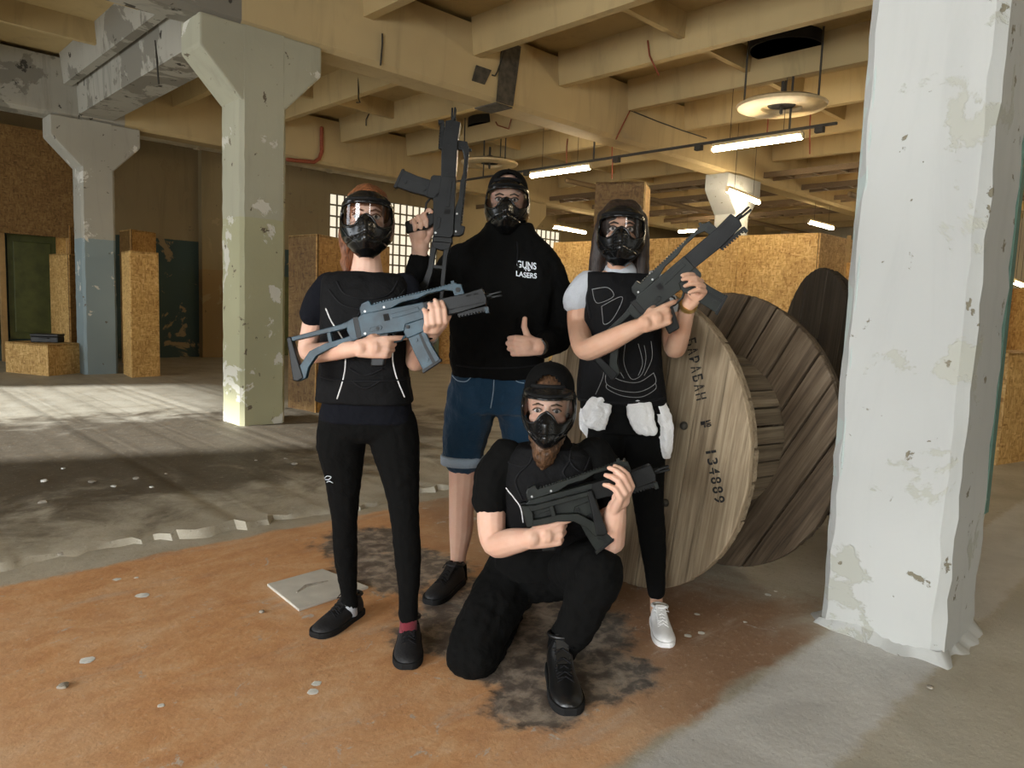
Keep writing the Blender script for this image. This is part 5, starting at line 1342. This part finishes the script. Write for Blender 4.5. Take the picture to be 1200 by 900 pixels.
# ================================================================== player 3: dark-haired woman
def player_three():
    t = person('dark-haired person in grey tee, black vest and white shoes holding a slanted toy rifle', 745, 2.93)
    M = head_frame(728, 272, 2.87, 0, 2, -1)
    tr = [(727, 314, 2.92, 16, 0.050), (727, 328, 2.92, 38, 0.070), (727, 345, 2.92, 44, 0.090), (727, 378, 2.92, 43, 0.106), (728, 415, 2.92, 39, 0.090), (730, 450, 2.93, 42, 0.098), (735, 480, 2.94, 47, 0.110), (737, 505, 2.95, 46, 0.108)]
    legR = [(758, 490, 2.95, 0.088), (756, 525, 2.94, 0.086), (758, 560, 2.92, 0.072), (760, 590, 2.90, 0.062), (764, 625, 2.91, 0.057), (767, 660, 2.92, 0.047), (769, 694, 2.93, 0.036), (769, 716, 2.93, 0.034)]
    legL = [(714, 490, 2.96, 0.085), (708, 540, 2.98, 0.075), (706, 590, 3.0, 0.056), (704, 640, 3.04, 0.050), (704, 690, 3.08, 0.034), (704, 702, 3.08, 0.032)]
    armR = [(690, 338, 2.92, 0.055), (680, 358, 2.91, 0.050), (679, 385, 2.88, 0.046), (686, 409, 2.70, 0.042), (708, 402, 2.61, 0.041), (735, 389, 2.565, 0.034), (757, 379, 2.520, 0.026)]
    armL = [(764, 338, 2.92, 0.055), (778, 362, 2.93, 0.048), (786, 388, 2.90, 0.042), (791, 408, 2.80, 0.040), (797, 392, 2.70, 0.037), (806, 361, 2.60, 0.027), (808, 355, 2.585, 0.026)]
    mb = MB(); torso(mb, tr, None, -0.012)
    for L in (legL, legR): limb(mb, [(x, y, d, r - 0.008) for x, y, d, r in L])
    for L in (armR, armL): limb(mb, L)
    mb.tube([M @ Vector((0, -0.02, -0.06)), M @ Vector((0, -0.03, -0.12)), P(727, 326, 2.93)], [0.050, 0.046, 0.06], 16)
    head_mesh(mb, M, 0.97)
    hand(mb, P(757, 379, 2.520), R_ * 0.88 + U_ * 0.40 - T_ * 0.08, -T_ + R_ * 0.1, 1, [(20, 20, 10)] + GUN_FIST[1:], THUMB_GRIP, 0.93)
    hand(mb, P(808, 354, 2.580), R_ * 0.34 + U_ * 0.62 + T_ * 0.62, -R_ * 0.85 - U_ * 0.25 + T_ * 0.1, -1, [(66, 30, 14), (70, 32, 14), (74, 34, 14), (78, 34, 14)], [(0.5, 0.5, 0.7), (0.3, 0.0, 1.0)], 0.93)
    body(t, mb, 'skin_warm')
    eyes(t, M, 'hair_dark')
    mask(t, M)
    hb = MB()
    for s in (-1, 1):
        hb.ball(M @ Vector((s * 0.022, -0.022, 0.034)), (0.066, 0.098, 0.096), 20, M.to_3x3())
        hb.tube([M @ Vector(q) for q in ((s * 0.064, -0.03, 0.06), (s * 0.080, -0.045, -0.02), (s * 0.086, -0.05, -0.10), (s * 0.094, -0.045, -0.17), (s * 0.105, -0.05, -0.23))], [0.034, 0.034, 0.032, 0.028, 0.012], 12)
    hb.tube([M @ Vector(q) for q in ((0, -0.09, 0.02), (0, -0.10, -0.08), (0, -0.09, -0.2), (0, -0.11, -0.3))], [0.07, 0.07, 0.065, 0.04], 14)
    cloth('hair', t, hb, 'hair_dark', 0.006, 2, [(0.02, 0.006)])
    mb = MB(); torso(mb, tr[1:6] + [(732, 462, 2.93, 44, 0.100)], None, 0.0)
    limb(mb, [(692, 334, 2.92, 0.062), (681, 345, 2.915, 0.062), (677, 354, 2.91, 0.061)]); limb(mb, [(762, 334, 2.92, 0.062), (774, 350, 2.92, 0.058), (779, 360, 2.92, 0.056)])
    mb.tube([P(727, 322, 2.92), P(727, 330, 2.92)], [0.072, 0.080], 16)
    cloth('shirt', t, mb, 'grey_tee', 0.007, 2, [(0.05, 0.010)])
    mb = MB(); torso(mb, [(735, 478, 2.94, 48, 0.112), (737, 505, 2.95, 48, 0.112)], None, 0.0)
    for L in (legL, legR): limb(mb, L[:-1])
    cloth('leggings', t, mb, 'black_knit', 0.007, 3, [(0.04, 0.006)])
    vr = [(727, 320, 2.92, 40, 0.070), (727, 328, 2.92, 43, 0.092), (727, 345, 2.92, 43.5, 0.118), (727, 378, 2.92, 46, 0.130), (727, 415, 2.92, 47, 0.122), (727, 445, 2.92, 50.5, 0.126), (728, 466, 2.93, 52.5, 0.132), (728, 471, 2.93, 51.5, 0.130)]
    mb = MB(); torso(mb, vr, None, 0.0, pw=2.9)
    # scooped neckline: cut by keeping the collar ring below the throat
    v, b = cloth('vest', t, mb, 'black_vest', 0.007, 2, [(0.05, 0.005)], True)
    seams = [[(694, 339), (712, 337), (719, 347), (703, 355), (697, 352), (694, 339)], [(705, 359), (726, 348), (729, 353), (718, 374), (708, 380), (706, 370), (705, 359)],
             [(733, 402), (731, 424), (738, 442), (745, 444), (753, 437), (757, 420), (755, 405)], [(748, 403), (753, 425), (748, 440)], [(724, 402), (722, 425), (731, 443)],
             [(711, 437), (728, 446), (748, 448), (766, 437)], [(710, 437), (711, 450), (728, 458), (750, 459), (768, 449), (766, 437)], [(711, 450), (712, 456), (730, 464), (752, 465), (768, 456), (768, 449)],
             [(763, 400), (764, 420), (755, 440)], [(707, 420), (707, 440), (698, 462)]]
    piping('contrast_stitching', v, b, seams, 'seam_grey', 0.0011)
    piping('hem', v, b, [[(678, 468), (700, 471), (740, 472), (778, 467)]], 'seam_black', 0.005)
    piping('strap', v, b, [[(690, 340), (688, 352), (692, 372)]], 'seam_black', 0.006)
    # white jacket knotted round the waist
    jb = MB()
    torso(jb, [(731, 470, 2.94, 50, 0.118), (732, 480, 2.94, 51, 0.120)], None, 0.006)
    jk, jbv = cloth('tied_jacket', t, jb, 'black_knit', 0.008, 2, None, True)
    def drape(pts, name='jacket_sleeve'):
        m2 = MB(); sp = smooth_path([(*P(x, y, d), r) for x, y, d, r in pts], 5)
        
        for o_, k_ in ((-0.62, 0.50), (0.0, 0.56), (0.62, 0.50)):
            m2.tube([Vector(q[:3]) + RGT * (o_ * q[3]) + FWD * (0.010 * abs(o_)) for q in sp], [max(0.006, q[3] * k_) for q in sp], 12, flat=(T_, 0.62))
        me = union(m2, 0.006, 4, [(0.03, 0.009)]); shift(me, t); return obj(name, me, 'white_cloth', jk, smooth=3.2)
    drape([(706, 466, 2.815, 0.034), (702, 476, 2.805, 0.048), (697, 488, 2.805, 0.052), (699, 498, 2.81, 0.040), (706, 503, 2.81, 0.014)])
    drape([(746, 466, 2.815, 0.034), (750, 478, 2.80, 0.048), (752, 492, 2.795, 0.046), (758, 505, 2.80, 0.042)])
    drape([(770, 468, 2.85, 0.026), (776, 485, 2.85, 0.034), (781, 510, 2.86, 0.030), (781, 536, 2.88, 0.020)], 'jacket_tail')
    drape([(689, 480, 2.97, 0.03), (692, 500, 2.98, 0.04), (700, 522, 3.0, 0.02)], 'jacket_tail')
    shoe(t, (780, 759), (766, 714), 0.245, 'shoe_white', 'shoe_white', 'shoe_white', 1.0)
    shoe(t, (690, 735), (704, 700), 0.245, 'shoe_white', 'shoe_white', 'shoe_white', 1.0)
    w = P(806.5, 358.5, 2.594); ax = (P(808, 355, 2.585) - P(797, 392, 2.70)).normalized()
    q = ax.to_track_quat('Z', 'Y').to_matrix().to_4x4(); q.translation = w
    obj('bracelet', MB().lathe([(0.027, -0.010), (0.031, -0.009), (0.032, 0.009), (0.028, 0.010)], 24, q), 'gold', t, smooth=0.6)
    return t

# ================================================================== player 4: kneeling bearded man
def player_four():
    t = person('bearded person in a backwards black cap kneeling at the front with a toy rifle', 640, 2.5)
    M = head_frame(643, 474, 2.46, -3, -7, 0)
    tr = [(645, 528, 2.52, 24, 0.066), (645, 540, 2.53, 48, 0.085), (644, 556, 2.54, 56, 0.110), (642, 590, 2.57, 54, 0.125), (638, 625, 2.62, 52, 0.125), (632, 655, 2.67, 54, 0.130), (628, 685, 2.72, 54, 0.120)]
    # right thigh runs down to the knee on the floor, the shin lies behind it
    thR = [(600, 672, 2.70, 0.098), (582, 705, 2.58, 0.098), (562, 745, 2.46, 0.092), (553, 769, 2.40, 0.084)]
    shR = [(553, 770, 2.40, 0.080), (572, 757, 2.58, 0.072), (590, 735, 2.78, 0.058), (600, 728, 2.86, 0.045)]
    thL = [(652, 668, 2.70, 0.100), (672, 664, 2.56, 0.098), (692, 664, 2.42, 0.088), (701, 671, 2.35, 0.078)]
    shL = [(701, 673, 2.35, 0.076), (690, 700, 2.37, 0.070), (675, 730, 2.40, 0.062), (660, 758, 2.43, 0.050), (657, 775, 2.45, 0.046)]
    armR = [(598, 545, 2.55, 0.048), (582, 562, 2.52, 0.052), (576, 600, 2.49, 0.052), (580, 636, 2.45, 0.047), (602, 634, 2.37, 0.044), (624, 630, 2.30, 0.031)]
    armL = [(692, 543, 2.55, 0.048), (708, 562, 2.50, 0.052), (716, 598, 2.45, 0.052), (716, 634, 2.39, 0.047), (718, 616, 2.34, 0.043), (723, 594, 2.30, 0.031)]
    mb = MB(); torso(mb, tr, None, -0.015)
    for L in (thR, shR, thL, shL): limb(mb, [(x, y, d, r - 0.010) for x, y, d, r in L])
    for L in (armR, armL): limb(mb, L)
    mb.tube([M @ Vector((0, -0.02, -0.06)), M @ Vector((0, -0.04, -0.13)), P(645, 540, 2.54)], [0.058, 0.058, 0.075], 16)
    head_mesh(mb, M, 1.03)
    hand(mb, P(624, 631, 2.30), R_ * 0.92 + U_ * 0.18 - T_ * 0.10, -T_ + U_ * 0.05, 1, [(16, 14, 8)] + GUN_FIST[1:], THUMB_GRIP, 1.03)
    hand(mb, P(723, 596, 2.305), U_ * 0.66 + T_ * 0.62 + R_ * 0.22, U_ * 0.42 - R_ * 0.72 - T_ * 0.40, -1, [(46, 40, 20), (50, 42, 20), (54, 44, 22), (58, 44, 22)], [(0.5, 0.5, 0.7), (0.3, 0.0, 1.0)], 1.03)
    body(t, mb, 'skin_fair')
    eyes(t, M, 'beard_brown')
    mask(t, M); cap(t, M)
    hb = MB()
    hb.tube([M @ Vector(q) for q in ((0, 0.045, -0.085), (0.002, 0.058, -0.135), (0.006, 0.062, -0.175), (0.008, 0.055, -0.215))], [0.052, 0.048, 0.036, 0.012], 16)
    for s in (-1, 1): hb.tube([M @ Vector(q) for q in ((s * 0.066, 0.005, -0.03), (s * 0.058, 0.015, -0.075), (s * 0.036, 0.04, -0.115))], [0.010, 0.014, 0.022], 10)
    cloth('beard', t, hb, 'beard_brown', 0.006, 2, [(0.014, 0.016)])
    cb = MB().ball(M @ Vector((0, -0.016, 0.036)), (0.080, 0.099, 0.088), 18, M.to_3x3())
    obj('hair', cb, 'beard_brown', t, smooth=3.2)
    mb = MB(); torso(mb, tr[1:6] + [(630, 668, 2.68, 57, 0.138)], None, 0.010)
    limb(mb, [(596, 535, 2.54, 0.070), (581, 556, 2.52, 0.072), (576, 580, 2.505, 0.068), (576, 590, 2.50, 0.066)]); limb(mb, [(694, 533, 2.54, 0.070), (707, 556, 2.51, 0.072), (714, 585, 2.47, 0.068)])
    mb.tube([P(645, 524, 2.53), P(645, 542, 2.53)], [0.080, 0.11], 16)
    cloth('shirt', t, mb, 'black_knit', 0.008, 3, [(0.07, 0.014), (0.03, 0.006)])
    vr = [(645, 522, 2.52, 38, 0.085), (645, 530, 2.53, 50, 0.100), (644, 545, 2.54, 56, 0.128), (643, 575, 2.55, 56, 0.148), (640, 610, 2.59, 56, 0.152), (637, 632, 2.62, 56, 0.150)]
    mb = MB(); torso(mb, vr, None, 0.0, pw=2.8)
    v, b = cloth('vest', t, mb, 'black_vest', 0.007, 2, [(0.05, 0.006)], True)
    piping('white_piping', v, b, [[(585, 553), (592, 570), (602, 583), (610, 595), (613, 612)]], 'seam_white', 0.0022)
    piping('quilting', v, b, [[(592, 516), (594, 540), (618, 545), (628, 520)], [(618, 545), (604, 562), (612, 585)], [(672, 520), (668, 540), (684, 552), (696, 520)], [(668, 540), (660, 555), (676, 566), (692, 556)], [(586, 512), (588, 548)], [(700, 516), (698, 550)]], 'seam_black', 0.004)
    mb = MB(); torso(mb, [(632, 652, 2.67, 56, 0.140), (630, 670, 2.70, 60, 0.145), (628, 690, 2.73, 56, 0.135)], None, 0.0)
    limb(mb, thR, 0.008); limb(mb, shR, 0.006); limb(mb, thL, 0.008); limb(mb, shL[:-1], 0.010)
    cloth('trousers', t, mb, 'black_knit', 0.008, 4, [(0.08, 0.022), (0.03, 0.008)])
    shoe(t, (668, 839), (650, 776), 0.305, 'leather_black', 'sole_black', 'seam_black', 1.05, 0.045, name='boot')
    # boot of the folded leg, toe on the floor behind
    a = P(604, 742, 2.90); bmk = MB()
    s = shoe(t, (606, 716), (614, 694), 0.29, 'leather_black', 'sole_black', 'seam_black', 1.0, 0.04, name='boot')
    return t

player_one(); player_two(); player_three(); player_four()
rifle('blue-grey toy rifle with open skeleton stock held by the red-haired player', (458, 397), 2.425, 12.0, 3, 'gun_blue')
rifle('black toy rifle raised upright with its muzzle to the ceiling', (502.5, 249.5), 2.76, 86.0, 2, 'gun_black', 'flip')
rifle('black toy rifle held diagonally by the dark-haired player', (788, 354), 2.565, 42.0, 19, 'gun_green')
rifle('dark green toy rifle with folded stock held by the kneeling player', (656, 611), 2.33, 17.0, 3, 'gun_green', 'folded')

# ------------------------------------------------------------------ stencilled serial number on the drum flange
plain('stencil_black', (0.012, 0.011, 0.010), 0.9)
pl_c = da - dax * 0.0355
def on_flange(px_, py_):
    v = ray(px_, py_); k = (pl_c - CAM_P).dot(dax) / v.dot(dax); return CAM_P + v * k
A0, A1 = on_flange(803.5, 398), on_flange(838, 592)
along = (A1 - A0); across = dax.cross(along.normalized())
if across.dot(R_) < 0: across = -across
cells = [(c, k) for k, c in enumerate('БАРАБАН  №  134889') if c != ' ']
for c, k in cells:
    me = text_mesh(c)
    xs = [q.co.x for q in me.vertices]; ys = [q.co.y for q in me.vertices]
    x0, x1, y0, y1 = min(xs), max(xs), min(ys), max(ys)
    for v in me.vertices:
        u = (k + 0.10 + 0.70 * ((v.co.x - x0) / (x1 - x0) if c != '1' else 0.3 + 0.4 * (v.co.x - x0) / (x1 - x0))) / 18
        w = (v.co.y - y0) / (y1 - y0)
        v.co = A0 + along * u + across * (w * 0.055) - drum_obj.location
    # stencil bridges: a strip of bare wood left across the middle of each letter
    bm = bmesh.new(); bm.from_mesh(me)
    mid = A0 + across * 0.027 - drum_obj.location; nn = across.normalized()
    for s_ in (1, -1):
        g = bm.verts[:] + bm.edges[:] + bm.faces[:]
        bmesh.ops.bisect_plane(bm, geom=g, plane_co=mid + nn * 0.0017 * s_, plane_no=nn)
    dead = [f for f in bm.faces if abs((f.calc_center_median() - mid).dot(nn)) < 0.0016]
    bmesh.ops.delete(bm, geom=dead, context='FACES')
    bm.to_mesh(me); bm.free()
    obj('stencil_letter', me, 'stencil_black', drum_obj)
